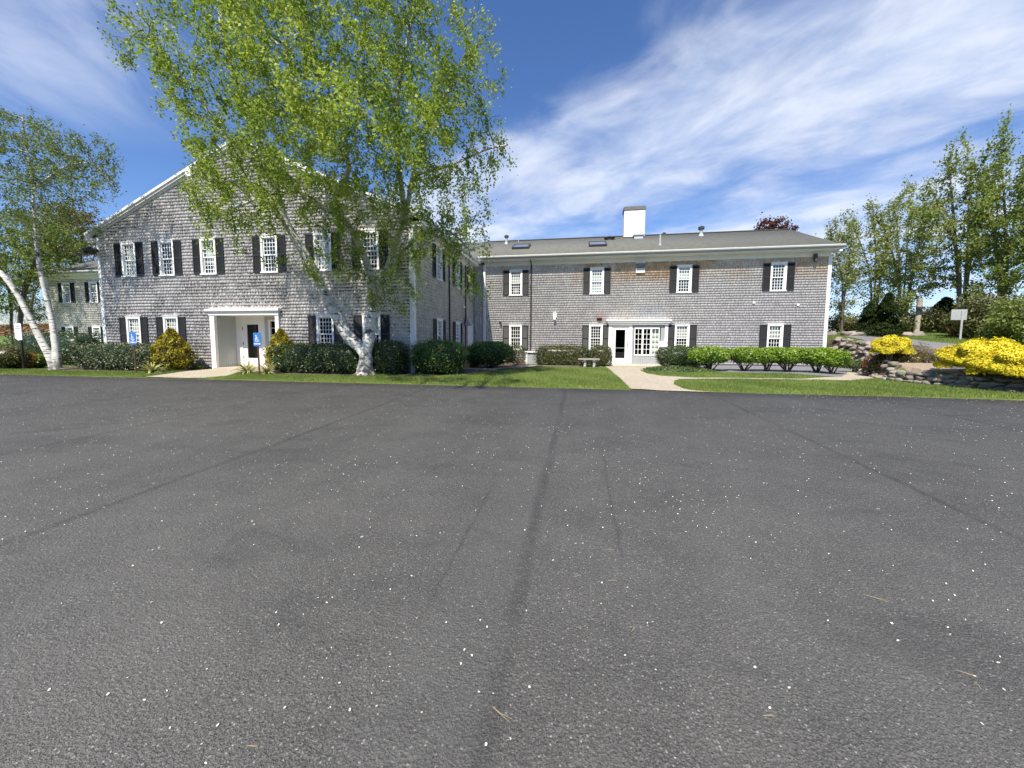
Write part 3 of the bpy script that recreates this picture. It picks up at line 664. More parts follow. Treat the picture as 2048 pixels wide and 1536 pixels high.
def blind_mesh(z0, z1, mat='blind', x=.26, y=.10):
    m = MB(); n = max(2, int((z1-z0)/.03))
    for i in range(n): a = z0+(z1-z0)*i/n; m.hexa([(-x, y, a), (x, y, a), (x, y+.018, a-.002), (-x, y+.018, a-.002), (-x, y+.001, a+(z1-z0)/n*.93), (x, y+.001, a+(z1-z0)/n*.93), (x, y+.02, a+(z1-z0)/n*.93), (-x, y+.02, a+(z1-z0)/n*.93)])
    return m.mesh('blind', mat)
BL = {'full': blind_mesh(.05, 1.34), 'top': blind_mesh(.72, 1.34), 'half': blind_mesh(.45, 1.34)}
def shutter_mesh():
    m = MB(); w, h = SH_W, SH_H; y0, y1 = -.058, -.024; st = .045
    m.box(0, st, y0, y1, 0, h); m.box(w-st, w, y0, y1, 0, h)
    for a, b in ((0, .07), (h*.46, h*.46+.06), (h-.06, h)): m.box(st, w-st, y0, y1, a, b)
    for a, b in ((.07, h*.46), (h*.46+.06, h-.06)):
        n = int((b-a)/.036)
        for i in range(n):
            z = a+(b-a)*(i+.5)/n; m.hexa([(st, y0+.006, z-.019), (w-st, y0+.006, z-.019), (w-st, y0+.012, z-.021), (st, y0+.012, z-.021), (st, y1-.006, z+.012), (w-st, y1-.006, z+.012), (w-st, y1, z+.010), (st, y1, z+.010)])
    m.box(st, w-st, y1-.004, y1-.001, .02, h-.02)
    return m.mesh('shutter', 'shutter_paint')
SHM = shutter_mesh()
def place_window(x, y, z, rot=0, rows=3, blind=None, paper=False, shutters=True, label=None):
    me = WM[rows]; o = bpy.data.objects.new('window', me[0]); link(o, bld, (x, y, z)); o.rotation_euler.z = rot
    if label: o['label'] = label
    for nm, m in zip(('sash', 'glass', 'sill'), me[1:]):
        c = bpy.data.objects.new(nm, m); C.objects.link(c); c.parent = o
    if blind:
        c = bpy.data.objects.new('blind', BL[blind]); C.objects.link(c); c.parent = o
    if paper:
        c = bpy.data.objects.new('paper_notice', MB().box(-.14, .12, .055, .06, .18, .42).mesh('paper_notice', 'paper')); C.objects.link(c); c.parent = o
    if shutters:
        cs, sn = math.cos(rot), math.sin(rot)
        for dx in (-WIN_W/2-SH_W+.002, WIN_W/2-.002):
            s = bpy.data.objects.new('shutter', SHM); link(s, bld, (x+cs*dx, y+sn*dx, z+.03+random.uniform(-.006, .006))); s.rotation_euler.z = rot
for c, b in zip(g_cols_u, ('full', None, 'half', None, 'full', None)): place_window(c, GY, Z_UP, rows=4, blind=b)
for c, b in zip(g_cols_l, ('half', 'top', None, 'top')): place_window(c, GY, Z_LO, rows=4, blind=b)
for c, b, p_ in zip(w_cols, ('top', 'full', 'top', None), (1, 0, 0, 0)): place_window(c, WY, Z_UP, rows=4, blind=b, paper=bool(p_))
for c, b, r in zip(w_cols, (None, None, 'top', 'top'), (3, 4, 4, 3)): place_window(c, WY, Z_LO, rows=r, blind=b)
for c in lw_cols: place_window(c, WY, Z_UP, rows=4); place_window(c, WY, Z_LO, rows=4)
for c in s_cols_u: place_window(SX, c, Z_UP, math.pi/2, rows=4, blind='half')
for c in s_cols_l: place_window(SX, c, Z_LO, math.pi/2, rows=4, blind='top')

# wing entrance: door, grey boarded infill, three-light window, white hood
mb = MB(); x0, x1 = entry[0], entry[1]; mb.box(1.60, 4.72, WY-.16, WY+.02, 2.51, 2.60); mb.box(1.54, 4.78, WY-.22, WY+.0, 2.60, 2.70); mb.box(1.48, 4.84, WY-.28, -.0+WY, 2.70, 2.765)
mb.build('entrance_hood', 'white_trim', bld, bevel=.006)
mb = MB(); mb.box(1.62, 1.80, WY-.07, WY+.06, ZB+.02, 2.51); mb.box(2.72, 2.86, WY-.07, WY+.06, ZB+.02, 2.51); mb.box(1.80, 2.72, WY-.07, WY+.06, 2.43, 2.51); mb.box(1.80, 2.72, WY-.09, WY+.06, ZB+.0, ZB+.06)
mb.build('entrance_frame', 'white_trim', bld, bevel=.004)
mb = MB(); x = 2.86
for i in range(17):
    a = 2.86+(4.54-2.86)*i/17; b = 2.86+(4.54-2.86)*(i+1)/17-.006
    for z0_, z1_ in ((ZB-.02, .86), (2.36, 2.51)): mb.box(a, b, WY-.03, WY+.04, z0_, z1_)
    if a > 4.26: mb.box(a, b, WY-.03, WY+.04, .86, 2.36)
    if b < 2.98: mb.box(a, b, WY-.03, WY+.04, .86, 2.36)
mb.box(2.86, 4.54, WY+.04, WY+.06, ZB-.1, .86); mb.build('boarded_infill', 'grey_siding', bld)
def door(name, xa, xb, y, z0, z1, gx, handle_x, parent, glassz, rotx=None):
    m = MB(); a, b = gx; c, d = glassz
    m.box(xa, a, y, y+.045, z0, z1); m.box(b, xb, y, y+.045, z0, z1); m.box(a, b, y, y+.045, z0, c); m.box(a, b, y, y+.045, d, z1)
    o = m.build(name, 'white_trim', parent, bevel=.003)
    g = MB(); g.poly([(a-.005, y+.02, c-.005), (b+.005, y+.02, c-.005), (b+.005, y+.02, d+.005), (a-.005, y+.02, d+.005)]); g.build('glass', 'window_glass', o)
    h = MB(); h.cyl((handle_x, y-.05, z0+.82), (handle_x, y-.05, z0+1.12), .016); h.cyl((handle_x, y-.05, z0+.86), (handle_x, y, z0+.86), .012); h.cyl((handle_x, y-.05, z0+1.08), (handle_x, y, z0+1.08), .012); h.build('handle', 'dark_metal', o)
    return o
d1 = door('door', 1.80, 2.72, WY-.035, ZB+.06, 2.43, (2.0, 2.50), 2.62, bld, (.70, 2.25))
MB().box(2.0, 2.5, WY-.012, WY+.008, 1.24, 1.28).build('crash_bar', 'grey_metal', d1)
# triple window
tw = MB(); X0, X1, Z0, Z1 = 2.98, 4.28, .86, 2.36; ww = (X1-X0)/3
tw.box(X0, X1, WY-.06, WY+.04, Z0, Z0+.06); tw.box(X0, X1, WY-.06, WY+.04, Z1-.07, Z1)
for i in range(4): xx = X0+ww*i; tw.box(max(X0, xx-.045), min(X1, xx+.045), WY-.055, WY+.04, Z0+.06, Z1-.07)
two = tw.build('window', 'white_vinyl', bld, label='three-light casement window beside the white entrance door')
ms = MB(); gs = MB(); bs_ = MB()
for i in range(3):
    a, b = X0+ww*i+.045, X0+ww*(i+1)-.045
    ms.box((a+b)/2-.012, (a+b)/2+.012, WY-.02, WY+.01, Z0+.06, Z1-.07)
    for k in range(1, 5): zz = Z0+.06+(Z1-Z0-.13)*k/5; ms.box(a, b, WY-.018, WY+.008, zz-.011, zz+.011)
gs.poly([(X0+.02, WY+.0, Z0+.02), (X1-.02, WY+.0, Z0+.02), (X1-.02, WY+.0, Z1-.02), (X0+.02, WY+.0, Z1-.02)])
ms.build('muntins', 'white_vinyl', two); gs.build('glass', 'window_glass', two)
MB().box(3.85, 4.25, WY+.12, WY+.13, .95, 2.3).build('blind', 'blind', two)
MB().box(4.27, 4.66, WY-.13, WY-.032, 1.33, 1.60).box(4.25, 4.68, WY-.15, WY-.03, 1.60, 1.625).build('letter_box', 'white_trim', bld, bevel=.006)

MB().box(4.54, 4.70, WY-.07, WY+.06, ZB+.0, 2.51).build('corner_post', 'white_trim', bld, bevel=.004)
# gable entrance: recessed porch
PY = 14.32; px0, px1, pz1 = portico[0], portico[1], portico[3]
for a_, b_ in ((px0-.17, px0+.04), (px1-.04, px1+.12)): MB().box(a_, b_, GY-.10, GY+.04, ZB-.05, pz1-.02).build('porch_post', 'white_trim', bld, bevel=.006)
MB().box(px0-.20, px1+.15, GY-.13, GY+.04, pz1-.02, 2.70).box(px0-.28, px1+.22, GY-.22, GY-.0, 2.70, 2.79).build('entrance_hood', 'white_trim', bld, bevel=.006)
mb = MB()
nb = 9; lp = MB()
for i in range(nb):
    a = GY+.05+(PY-GY-.05)*i/nb; b = GY+.05+(PY-GY-.05)*(i+1)/nb-.006; lp.box(px0-.03, px0+.05, a, b, ZB, pz1); mb.box(px1-.05, px1+.03, a, b, ZB, pz1)
lp.box(px0-.1, px0-.03, GY+.15, PY+.2, ZB, pz1); lp.build('porch_panelling', 'portico_panel', bld); mb.box(px1+.03, px1+.1, GY+.15, PY+.2, ZB, pz1)
mb.box(-13.16, px1-.05, PY-.02, PY+.05, ZB, .86); mb.box(-13.16, px1-.05, PY-.02, PY+.05, 2.42, pz1); mb.box(-13.16, -12.98, PY-.02, PY+.05, .86, 2.42); mb.box(-12.28, px1-.05, PY-.02, PY+.05, .86, 2.42)
mb.build('porch_panelling', 'portico_panel', bld)
MB().box(px0-.1, px1+.1, GY+.04, PY+.2, pz1, pz1+.04).build('porch_ceiling', 'white_trim', bld)
MB().box(px0-.1, px1+.1, GY-.12, PY+.2, ZB-.12, ZB+.03).build('porch_floor', 'slab', bld)
mb = MB(); mb.box(px0+.05, -14.28, PY-.05, PY+.06, ZB+.03, pz1); mb.box(-13.30, -13.16, PY-.05, PY+.06, ZB+.03, pz1); mb.box(-14.28, -13.30, PY-.05, PY+.06, 2.42, pz1); mb.box(-14.28, -13.30, PY-.05, PY+.06, ZB+.03, ZB+.14)
mb.build('entrance_frame', 'white_trim', bld, bevel=.004)
d2 = door('door', -14.28, -13.30, PY-.02, ZB+.14, 2.42, (-14.07, -13.50), -13.40, bld, (.78, 2.22))
MB().box(-14.29, -14.25, PY-.03, PY-.02, .75, .87).box(-14.29, -14.25, PY-.03, PY-.02, 1.35, 1.47).box(-14.29, -14.25, PY-.03, PY-.02, 2.0, 2.12).build('hinges', 'dark_metal', d2)
sl_ = MB(); sl_.box(-12.98, -12.28, PY-.04, PY+.05, .86, .93); sl_.box(-12.98, -12.28, PY-.04, PY+.05, 2.35, 2.42); sl_.box(-12.98, -12.90, PY-.04, PY+.05, .93, 2.35); sl_.box(-12.36, -12.28, PY-.04, PY+.05, .93, 2.35)
slo = sl_.build('window', 'white_vinyl', bld, label='narrow twelve-pane window inside the recessed porch')
ms = MB()
for xx in (-12.63,): ms.box(xx-.011, xx+.011, PY-.0, PY+.02, .93, 2.35)
for k in range(1, 5): zz = .93+1.42*k/5; ms.box(-12.90, -12.36, PY+.002, PY+.018, zz-.011, zz+.011)
ms.build('muntins', 'white_vinyl', slo); g = MB(); g.poly([(-12.92, PY+.012, .9), (-12.34, PY+.012, .9), (-12.34, PY+.012, 2.38), (-12.92, PY+.012, 2.38)]); g.build('glass', 'window_glass', slo)
# dark stained patches under two gable windows are bare cedar boards
for c in (g_cols_u[1], g_cols_u[2], g_cols_u[3]):
    pass
# side door
mb = MB(); mb.box(SX-.05, SX+.03, 20.40, 21.25, ZB+.02, 2.42); sd = mb.build('door', 'white_trim', bld, bevel=.004, label='plain white side door in the inner corner')
MB().box(SX+.03, SX+.05, 20.40, 20.42, 1.3, 1.42).box(SX+.03, SX+.05, 20.40, 20.42, 2.0, 2.12).box(SX+.03, SX+.08, 21.12, 21.17, 1.25, 1.32).build('handle', 'dark_metal', sd)
MB().box(SX-.03, SX+.05, 20.30, 20.40, ZB, 2.52).box(SX-.03, SX+.05, 21.25, 21.35, ZB, 2.52).box(SX-.03, SX+.05, 20.40, 21.25, 2.42, 2.52).box(SX, SX+.10, 20.22, 21.43, 2.52, 2.56).build('door_frame', 'white_trim', bld)
# pipes
mb = MB(); mb.box(-5.42, -5.29, WY-.13, WY-.03, ZB+.1, 5.9); mb.build('downspout', 'white_vinyl', bld, bevel=.012)
MB().cyl((-2.67, WY-.06, 5.84), (-2.67, WY-.06, 1.0), .035).cyl((-2.67, WY-.06, 5.83), (-2.67, 21.2, 6.1), .03).build('conduit', 'black_metal', bld)
for yy in (17.25, 19.85): MB().cyl((SX+.06, yy, 5.6), (SX+.06, yy, .9), .033).build('conduit', 'black_metal', bld)
MB().box(SX+.02, SX+.14, 19.2, 19.55, 3.32, 3.40).build('wall_bracket', 'white_trim', bld)
# chimney
cb = MB(); cx0, cx1 = 2.66, 3.90; cb.box(cx0, cx1, 25.15, 25.95, 7.9, 9.72); ch = cb.build('chimney', 'chimney_white', bld, bevel=.01)
MB().box(cx0-.04, cx1+.04, 25.11, 25.99, 9.72, 9.92).box(cx0+.0, cx1-.0, 25.15, 25.95, 9.92, 9.95).build('cap', 'chimney_cap', ch, bevel=.008)
MB().box(cx0-.02, cx1+.02, 25.13, 25.15, 7.95, 8.12).build('flashing', 'dark_metal', ch)
def roof_pt(px, py):
    d = ray(px, py); t = (wroof_z(0)-CZ)/(d[2]-WS*d[1]); return d*t+np.array([0, 0, CZ])
RN = Vector((0, -WS, 1)).normalized(); RU = Vector((0, 1, WS)).normalized()
def on_roof(p, w, h, t0, t1):
    p = Vector(p); X = Vector((1, 0, 0)); q = []
    for t in (t0, t1):
        for a, b in ((-w/2, -h/2), (w/2, -h/2), (w/2, h/2), (-w/2, h/2)): q.append(p+X*a+RU*b+RN*t)
    return q
for (px, py) in ((1043, 495), (1195, 490)):
    p = roof_pt(px, py); o = MB()
    for a, b, w, h in ((0, -.52, 1.02, .09), (0, .52, 1.02, .09), (-.47, 0, .08, .95), (.47, 0, .08, .95)):
        o.hexa(on_roof(Vector(p)+Vector((a, 0, 0))+RU*b, w, h, -.02, .13))
    s = o.build('skylight', 'dark_metal', bld); MB().hexa(on_roof(p, .88, .95, .08, .105)).build('glass', 'skylight_glass', s)
def vent(px, py_base, h, r, mat, cap=None, capmat='dark_metal', flash=True):
    p = roof_pt(px, py_base); m = MB(); m.cyl((p[0], p[1], p[2]-.1), (p[0], p[1], p[2]+h), r)
    if flash: m.cyl((p[0], p[1], p[2]-.12), (p[0], p[1], p[2]+.09), r*2.2, r*1.2)
    o = m.build('roof_vent', mat, bld, smooth=False)
    if cap: MB().cyl((p[0], p[1], p[2]+h-.02), (p[0], p[1], p[2]+h+cap*.6), r*1.9, r*2.0, 16).cyl((p[0], p[1], p[2]+h+cap*.6), (p[0], p[1], p[2]+h+cap), r*2.0, r*.5, 16).build('cap', capmat, o)
vent(1013, 487, .40, .075, 'grey_metal', .14); vent(1037, 484, .42, .02, 'grey_metal'); vent(1320, 490, .55, .045, 'grey_metal')
vent(1402, 471, .38, .09, 'grey_metal', .18); p = roof_pt(1328, 469.5); MB().box(p[0]-.09, p[0]+.09, p[1]-.08, p[1]+.08, p[2]-.05, p[2]+.12).build('roof_vent', 'black_metal', bld)
p = roof_pt(1219, 479); MB().cyl((p[0], p[1], p[2]-.15), (p[0], p[1], p[2]+.10), .22, .2, 20).cyl((p[0], p[1], p[2]+.10), (p[0], p[1], p[2]+.13), .34, .30, 24).cyl((p[0], p[1], p[2]+.13), (p[0], p[1], p[2]+.22), .30, .12, 24).build('roof_vent', 'chimney_cap', bld)
p = roof_pt(1277, 476); MB().box(p[0]-.28, p[0]+.26, p[1]-.2, p[1]+.2, p[2]-.12, p[2]+.10).box(p[0]-.33, p[0]+.31, p[1]-.26, p[1]+.2, p[2]+.10, p[2]+.22).build('roof_vent', 'galvanised', bld, bevel=.02)
# small fittings on the walls
def wal(px, py, Y=WY): return at(px, py, 'Y', Y)
p = wal(1110, 636); m = MB(); m.box(p[0]-.11, p[0]+.09, WY-.1, WY-.02, p[2]+.02, p[2]+.28); m.cyl((p[0]-.02, WY-.10, p[2]-.02), (p[0]-.02, WY-.22, p[2]-.14), .06, .08); m.cyl((p[0]-.02, WY-.06, p[2]+.04), (p[0]-.02, WY-.12, p[2]-.05), .03); m.build('floodlight', 'white_vinyl', bld, bevel=.008)
p = wal(1199, 636); m = MB(); m.extr([(p[0]-.14, WY-.02, p[2]+.13), (p[0]-.14, WY-.10, p[2]+.13), (p[0]-.14, WY-.22, p[2]-.02), (p[0]-.14, WY-.02, p[2]-.02)], (.27, 0, 0)); m.build('vent_hood', 'brick_paint', bld)
MB().box(p[0]-.13, p[0]+.11, WY-.15, WY-.02, p[2]-.15, p[2]-.021).build('vent_grille', 'black_metal', bld)
p = wal(1001.5, 645); MB().cyl((p[0], WY-.02, p[2]), (p[0], WY-.12, p[2]), .03).box(p[0]-.06, p[0]+.06, WY-.2, WY-.1, p[2]-.07, p[2]+.06).build('security_camera', 'black_metal', bld, bevel=.012)
p = wal(1280.5, 535); MB().box(p[0]-.23, p[0]+.23, WY-.14, WY-.025, p[2]-.30, p[2]+.26).build('alarm_box', 'white_vinyl', bld, bevel=.01); MB().box(p[0]-.23, p[0]+.21, WY-.26, WY-.14, p[2]-.05, p[2]+.17).build('alarm_light', 'black_metal', bld, bevel=.02)
p = wal(1627, 520); m = MB(); m.cyl((p[0], WY-.02, p[2]+.2), (p[0], WY-.16, p[2]+.2), .03); m.cyl((p[0], WY-.14, p[2]+.26), (p[0]+.02, WY-.18, p[2]-.04), .085, .10)
m.cyl((p[0]+.02, WY-.18, p[2]-.04), (p[0]+.02, WY-.2, p[2]-.14), .10, .07); m.build('floodlight', 'dark_metal', bld)
p = wal(1507, 605.5); MB().box(p[0]-.06, p[0]+.06, WY-.07, WY-.02, p[2]-.04, p[2]+.04).build('junction_box', 'white_vinyl', bld)
p = wal(1595, 610); MB().box(p[0]-.05, p[0]+.05, WY-.07, WY-.02, p[2]-.04, p[2]+.04).build('junction_box', 'white_vinyl', bld)
p = wal(1384, 725); MB().cyl((p[0], WY, p[2]+.1), (p[0], WY-.12, p[2]+.1), .03).cyl((p[0], WY-.1, p[2]+.1), (p[0], WY-.1, p[2]-.2), .02).build('garden_tap', 'white_vinyl', bld)
p = at(194, 508, 'Y', GY); m = MB(); m.cyl((GX0-.03, GY-.02, p[2]+.1), (GX0-.14, GY-.2, p[2]+.15), .035); m.cyl((GX0-.14, GY-.15, p[2]+.2), (GX0-.22, GY-.42, p[2]-.02), .11, .15); m.cyl((GX0+.02, GY-.1, p[2]+.12), (GX0+.16, GY-.36, p[2]-.0), .09, .13); m.build('floodlight', 'black_metal', bld)
p = at(378, 343, 'Y', 13.2); MB().box(p[0]-.12, p[0]+.12, 13.14, 13.22, p[2]-.2, p[2]+.14).build('junction_box', 'white_trim', bld, bevel=.01)
p = at(939, 660, 'X', SX+.2); m = MB(); m.cyl((SX+.02, p[1]-.3, p[2]+.3), (SX+.25, p[1]-.3, p[2]+.25), .03); m.extr([(SX+.08, p[1]-.45, p[2]+.22), (SX+.42, p[1]-.45, p[2]+.22), (SX+.25, p[1]-.45, p[2]+.62)], (0, .3, 0)); m.build('wall_lantern', 'galvanised', bld)

# low shingled screen wall with a white cap, beside the black conduit
sw = thing('screen_wall', (-2.55, 20.3, .38), 'low shingled screen wall with white cap and white end post below the black conduit', 'wall')
MB().box(-2.62, -2.46, 20.0, 21.55, .38, 1.06).build('panel', 'side_shingle', sw); MB().box(-2.30, -2.22, 20.0, 21.5, .38, .4).box(-2.70, -2.0, 19.86, 19.98, .38, .96).build('panel', 'grey_siding', sw)
MB().box(-2.72, -2.62, 19.82, 20.0, .36, 1.02).build('post', 'white_trim', sw); MB().box(-2.78, -1.95, 19.78, 20.02, 1.0, 1.07).box(-2.70, -2.42, 20.02, 21.6, 1.0, 1.06).build('cap', 'white_trim', sw, bevel=.006)
# air conditioners
def ac(x, y, w, h, label):
    t = thing('air_conditioner', (x, y, .36), label, 'air conditioner', 'air conditioners in the inner corner')
    MB().box(x-w/2, x+w/2, y-w/2, y+w/2, .36, .36+h).build('housing', 'dark_metal', t, bevel=.03); m = MB()
    for i in range(9): z = .42+(h-.12)*i/9; m.box(x-w/2-.008, x+w/2+.008, y-w/2-.008, y+w/2+.008, z, z+.02)
    m.build('grille', 'black_metal', t); MB().cyl((x, y, .36+h), (x, y, .36+h+.03), w*.4, w*.4, 24).build('fan_guard', 'grey_metal', t)
ac(-4.95, 17.5, .8, .86, 'dark air conditioner nearer the big rounded hedge, set further from the side door'); ac(-5.0, 19.3, .8, .72, 'dark air conditioner standing right before the white side door')
# white cover leaning at the side door
wc = thing('access_ramp_rail', (-5.5, 18.9, .4), 'small white sloping cover in front of the white side door', 'rail'); MB().extr([(-5.7, 19.0, .9), (-5.4, 19.0, .9), (-5.5, 19.0, 1.35), (-5.68, 19.0, 1.4)], (0, .08, 0)).build('panel', 'white_trim', wc)

# ------------------------------------------------------------------ foliage tools
def leaves(P, size, mat, name='leaves', N=None, aspect=.6, droop=.2, jitter=.35, up=.0, sj=.3, tone=None, along=None):
    """one small folded leaf per point; N: outward normals to lean towards"""
    n = len(P); P = np.asarray(P, float); r = rng.normal(size=(n, 3)); r /= np.linalg.norm(r, axis=1)[:, None]
    if N is not None: r = r*jitter+N*(1-jitter); r /= np.linalg.norm(r, axis=1)[:, None]+1e-9
    r[:, 2] += up; r /= np.linalg.norm(r, axis=1)[:, None]+1e-9
    a = rng.normal(size=(n, 3)) if along is None else along+rng.normal(size=(n, 3))*.25
    a -= r*(a*r).sum(1)[:, None]; a /= np.linalg.norm(a, axis=1)[:, None]+1e-9
    if along is None: a[:, 2] -= droop; a /= np.linalg.norm(a, axis=1)[:, None]
    b = np.cross(r, a); s = size*(1+rng.uniform(-sj, sj, n))[:, None]
    V = np.stack([P-a*s*.5, P+b*s*aspect*.5-a*s*.05, P+a*s*.5-r*s*.12, P-b*s*aspect*.5-a*s*.05], 1).reshape(-1, 3)
    F = np.arange(4*n).reshape(-1, 4)
    t = np.clip(rng.normal(.5, .22, n), 0, 1) if tone is None else np.clip(tone+rng.normal(0, .15, n), 0, 1)
    at_ = np.zeros((n, 4, 3)); at_[:, :, 0] = t[:, None]; at_[:, :, 1] = rng.random(n)[:, None]
    return arr_mesh(name, V, F, mat, {'tone': at_.reshape(-1, 3)})
def sup(n, R, p, zmin=-1., zmax=1.):
    """directions and surface points of a superellipsoid"""
    d = rng.normal(size=(n*2, 3)); d /= np.linalg.norm(d, axis=1)[:, None]
    k = ((np.abs(d)/1.0)**p).sum(1)**(-1/p); q = d*k[:, None]; m = (q[:, 2] >= zmin) & (q[:, 2] <= zmax); q = q[m][:n]
    N = np.sign(q)*np.abs(q)**(p-1)/np.array(R); N /= np.linalg.norm(N, axis=1)[:, None]+1e-9
    return q*np.array(R), N
def lump(P, s, a): return 1+a*(np.sin(P[:, 0]*3.1*s+1.3)*np.sin(P[:, 1]*2.7*s+.5)*np.cos(P[:, 2]*3.3*s)+.5*np.sin(P[:, 0]*7.3*s+P[:, 2]*5*s))
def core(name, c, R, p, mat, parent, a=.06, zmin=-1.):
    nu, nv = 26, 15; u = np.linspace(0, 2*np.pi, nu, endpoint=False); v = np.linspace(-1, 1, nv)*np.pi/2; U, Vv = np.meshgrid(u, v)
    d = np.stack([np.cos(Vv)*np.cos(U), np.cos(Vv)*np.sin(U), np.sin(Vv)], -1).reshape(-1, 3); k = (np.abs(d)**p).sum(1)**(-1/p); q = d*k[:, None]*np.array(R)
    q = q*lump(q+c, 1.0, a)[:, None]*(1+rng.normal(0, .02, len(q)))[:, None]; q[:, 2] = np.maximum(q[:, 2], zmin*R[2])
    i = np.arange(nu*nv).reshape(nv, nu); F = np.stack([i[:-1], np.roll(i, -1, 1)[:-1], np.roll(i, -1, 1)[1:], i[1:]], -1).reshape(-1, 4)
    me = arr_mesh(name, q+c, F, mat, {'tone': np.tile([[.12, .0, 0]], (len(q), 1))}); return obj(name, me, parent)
def stems(base, tops, r0, mat, parent, name='stems', k=6):
    m = MB(); b = Vector(base)
    for t in tops:
        t = Vector(t); mid = b.lerp(t, .5)+Vector((random.uniform(-.05, .05), random.uniform(-.05, .05), random.uniform(-.02, .06)))
        s = b+Vector((random.uniform(-.06, .06), random.uniform(-.06, .06), 0)); m.cyl(s, mid, r0, r0*.75, k); m.cyl(mid, t, r0*.75, r0*.35, k)
        for _ in range(2): q = mid.lerp(t, random.random()*.6); m.cyl(q, q+Vector((random.uniform(-.2, .2), random.uniform(-.2, .2), random.uniform(.08, .25))), r0*.4, r0*.15, 4)
    return m.build(name, mat, parent)
def shrub(name, label, cat, x, y, z0, R, n, size, mat, p=2.4, group=None, coremat=None, corek=.86, lumpa=.07, zmin=-1., dep=.10, up=.15, aspect=.55, legs=0, clear=0., light_top=0., jitter=.5, barkmat='bark', fringe=.16):
    """R half-sizes; clear = bare stem height under the crown"""
    t = thing(name, (x, y, z0), label, cat, group); c = np.array([x, y, z0+clear+R[2]*(-zmin)])
    q, N = sup(n, R, p, zmin); q = q*lump(q+c, 1.0, lumpa)[:, None]*(1-np.abs(rng.normal(0, dep, len(q)))+fringe*rng.random(len(q))**6)[:, None]
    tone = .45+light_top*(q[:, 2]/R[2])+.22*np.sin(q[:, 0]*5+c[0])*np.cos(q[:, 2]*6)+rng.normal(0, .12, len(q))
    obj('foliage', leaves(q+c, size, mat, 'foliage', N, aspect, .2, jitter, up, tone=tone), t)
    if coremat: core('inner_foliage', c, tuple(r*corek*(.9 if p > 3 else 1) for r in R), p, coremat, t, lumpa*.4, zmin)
    if legs: stems((x, y, z0-.03), [(x+random.uniform(-.7, .7)*R[0], y+random.uniform(-.5, .5)*R[1], z0+clear+random.uniform(.15, .6)*R[2]) for _ in range(legs)], .028, barkmat, t)
    return t
def g0(x, y): return float(H(x, y))

# hedges and shrubs along the building -------------------------------------------------
gh = 'clipped hedges along the front of the building'
def hedge(label, x0, x1, y0, y1, h, n, size, mat, **kw):
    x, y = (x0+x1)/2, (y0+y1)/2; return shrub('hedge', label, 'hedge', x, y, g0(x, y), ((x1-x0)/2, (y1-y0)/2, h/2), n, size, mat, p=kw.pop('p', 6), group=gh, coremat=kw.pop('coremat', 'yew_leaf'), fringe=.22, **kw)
hedge('tall dark flat-topped hedge behind the left birch, in front of the far left wing', -27.0, -22.2, 13.6, 15.2, 1.52, 9000, .07, 'yew_leaf', light_top=.25)
hedge('loose grey-green clipped hedge between the left birch and the golden cone shrub', -19.75, -15.75, 11.75, 12.95, 1.02, 16000, .065, 'grey_yew_leaf', lumpa=.09, light_top=.2)
hedge('long dark clipped hedge left of the big birch trunk, under the gable windows', -11.15, -7.35, 12.15, 13.2, 1.05, 16000, .06, 'yew_leaf', lumpa=.06, light_top=.2)
hedge('short square-cut dark hedge between the big birch trunk and the white corner board', -7.3, -6.15, 12.3, 13.25, 1.17, 7000, .055, 'yew_leaf', light_top=.3, lumpa=.04)
hedge('big rounded glossy green hedge just right of the white corner board', -5.95, -4.15, 12.6, 14.3, 1.18, 14000, .06, 'azalea_leaf', p=3.4, light_top=.35)
hedge('low rectangular brown-green boxwood hedge behind the stone bench', -2.05, .55, 18.5, 19.6, .98, 13000, .055, 'box_leaf', coremat='bronze_leaf', light_top=.1)
shrub('boxwood', 'small square brown-green boxwood between the stone bench and white entrance door', 'shrub', 1.1, 19.2, g0(1.1, 19.2), (.52, .5, .50), 5500, .05, 'box_leaf', p=4, coremat='bronze_leaf', legs=3, group='shrubs against the wing')
shrub('azalea', 'spreading bright green shrub with bare dark legs in the inner corner of the two walls', 'shrub', -3.85, 16.4, g0(-3.9, 16.4), (.98, .7, .50), 7500, .075, 'azalea_leaf', p=3, coremat='azalea_leaf', corek=.78, legs=9, clear=.16, light_top=.35, lumpa=.12, group='shrubs against the wing')
shrub('boxwood', 'thin see-through brown-green shrub under the left ground-floor window of the wing', 'shrub', -3.05, 18.9, g0(-3.1, 18.9), (.50, .45, .48), 2200, .055, 'box_leaf', p=3, legs=8, clear=.1, lumpa=.12, group='shrubs against the wing', dep=.25)
shrub('yew', 'rounded dense dark green shrub just right of the three-light entrance window', 'shrub', 4.65, 18.6, g0(4.65, 18.6), (1.03, .9, .50), 13000, .05, 'yew_leaf', p=3.2, coremat='yew_leaf', light_top=.3, group='shrubs against the wing')
eu = [(6.35, 18.2, 1.0, 'leftmost and widest bright green bare-trunked shrub, beside the dark round shrub'),
      (7.75, 18.5, .72, 'second bright green bare-trunked shrub from the left, with the thinnest crown'),
      (8.75, 18.4, .80, 'third bright green bare-trunked shrub, left of the right-hand ground-floor window'),
      (9.85, 18.3, .90, 'fourth bright green shrub, standing in front of the right-hand ground-floor window, on one stout trunk'),
      (11.05, 18.4, .82, 'fifth bright green shrub, in front of the white corner of the building'),
      (11.75, 17.9, .66, 'rightmost small bright green shrub beside the rock bank, on thin stems')]
eup = [(1421, 742, 38), (1487, 742.5, 25), (1532, 743, 27), (1574, 744, 34), (1632, 745.5, 29), (1664, 748, 22)]
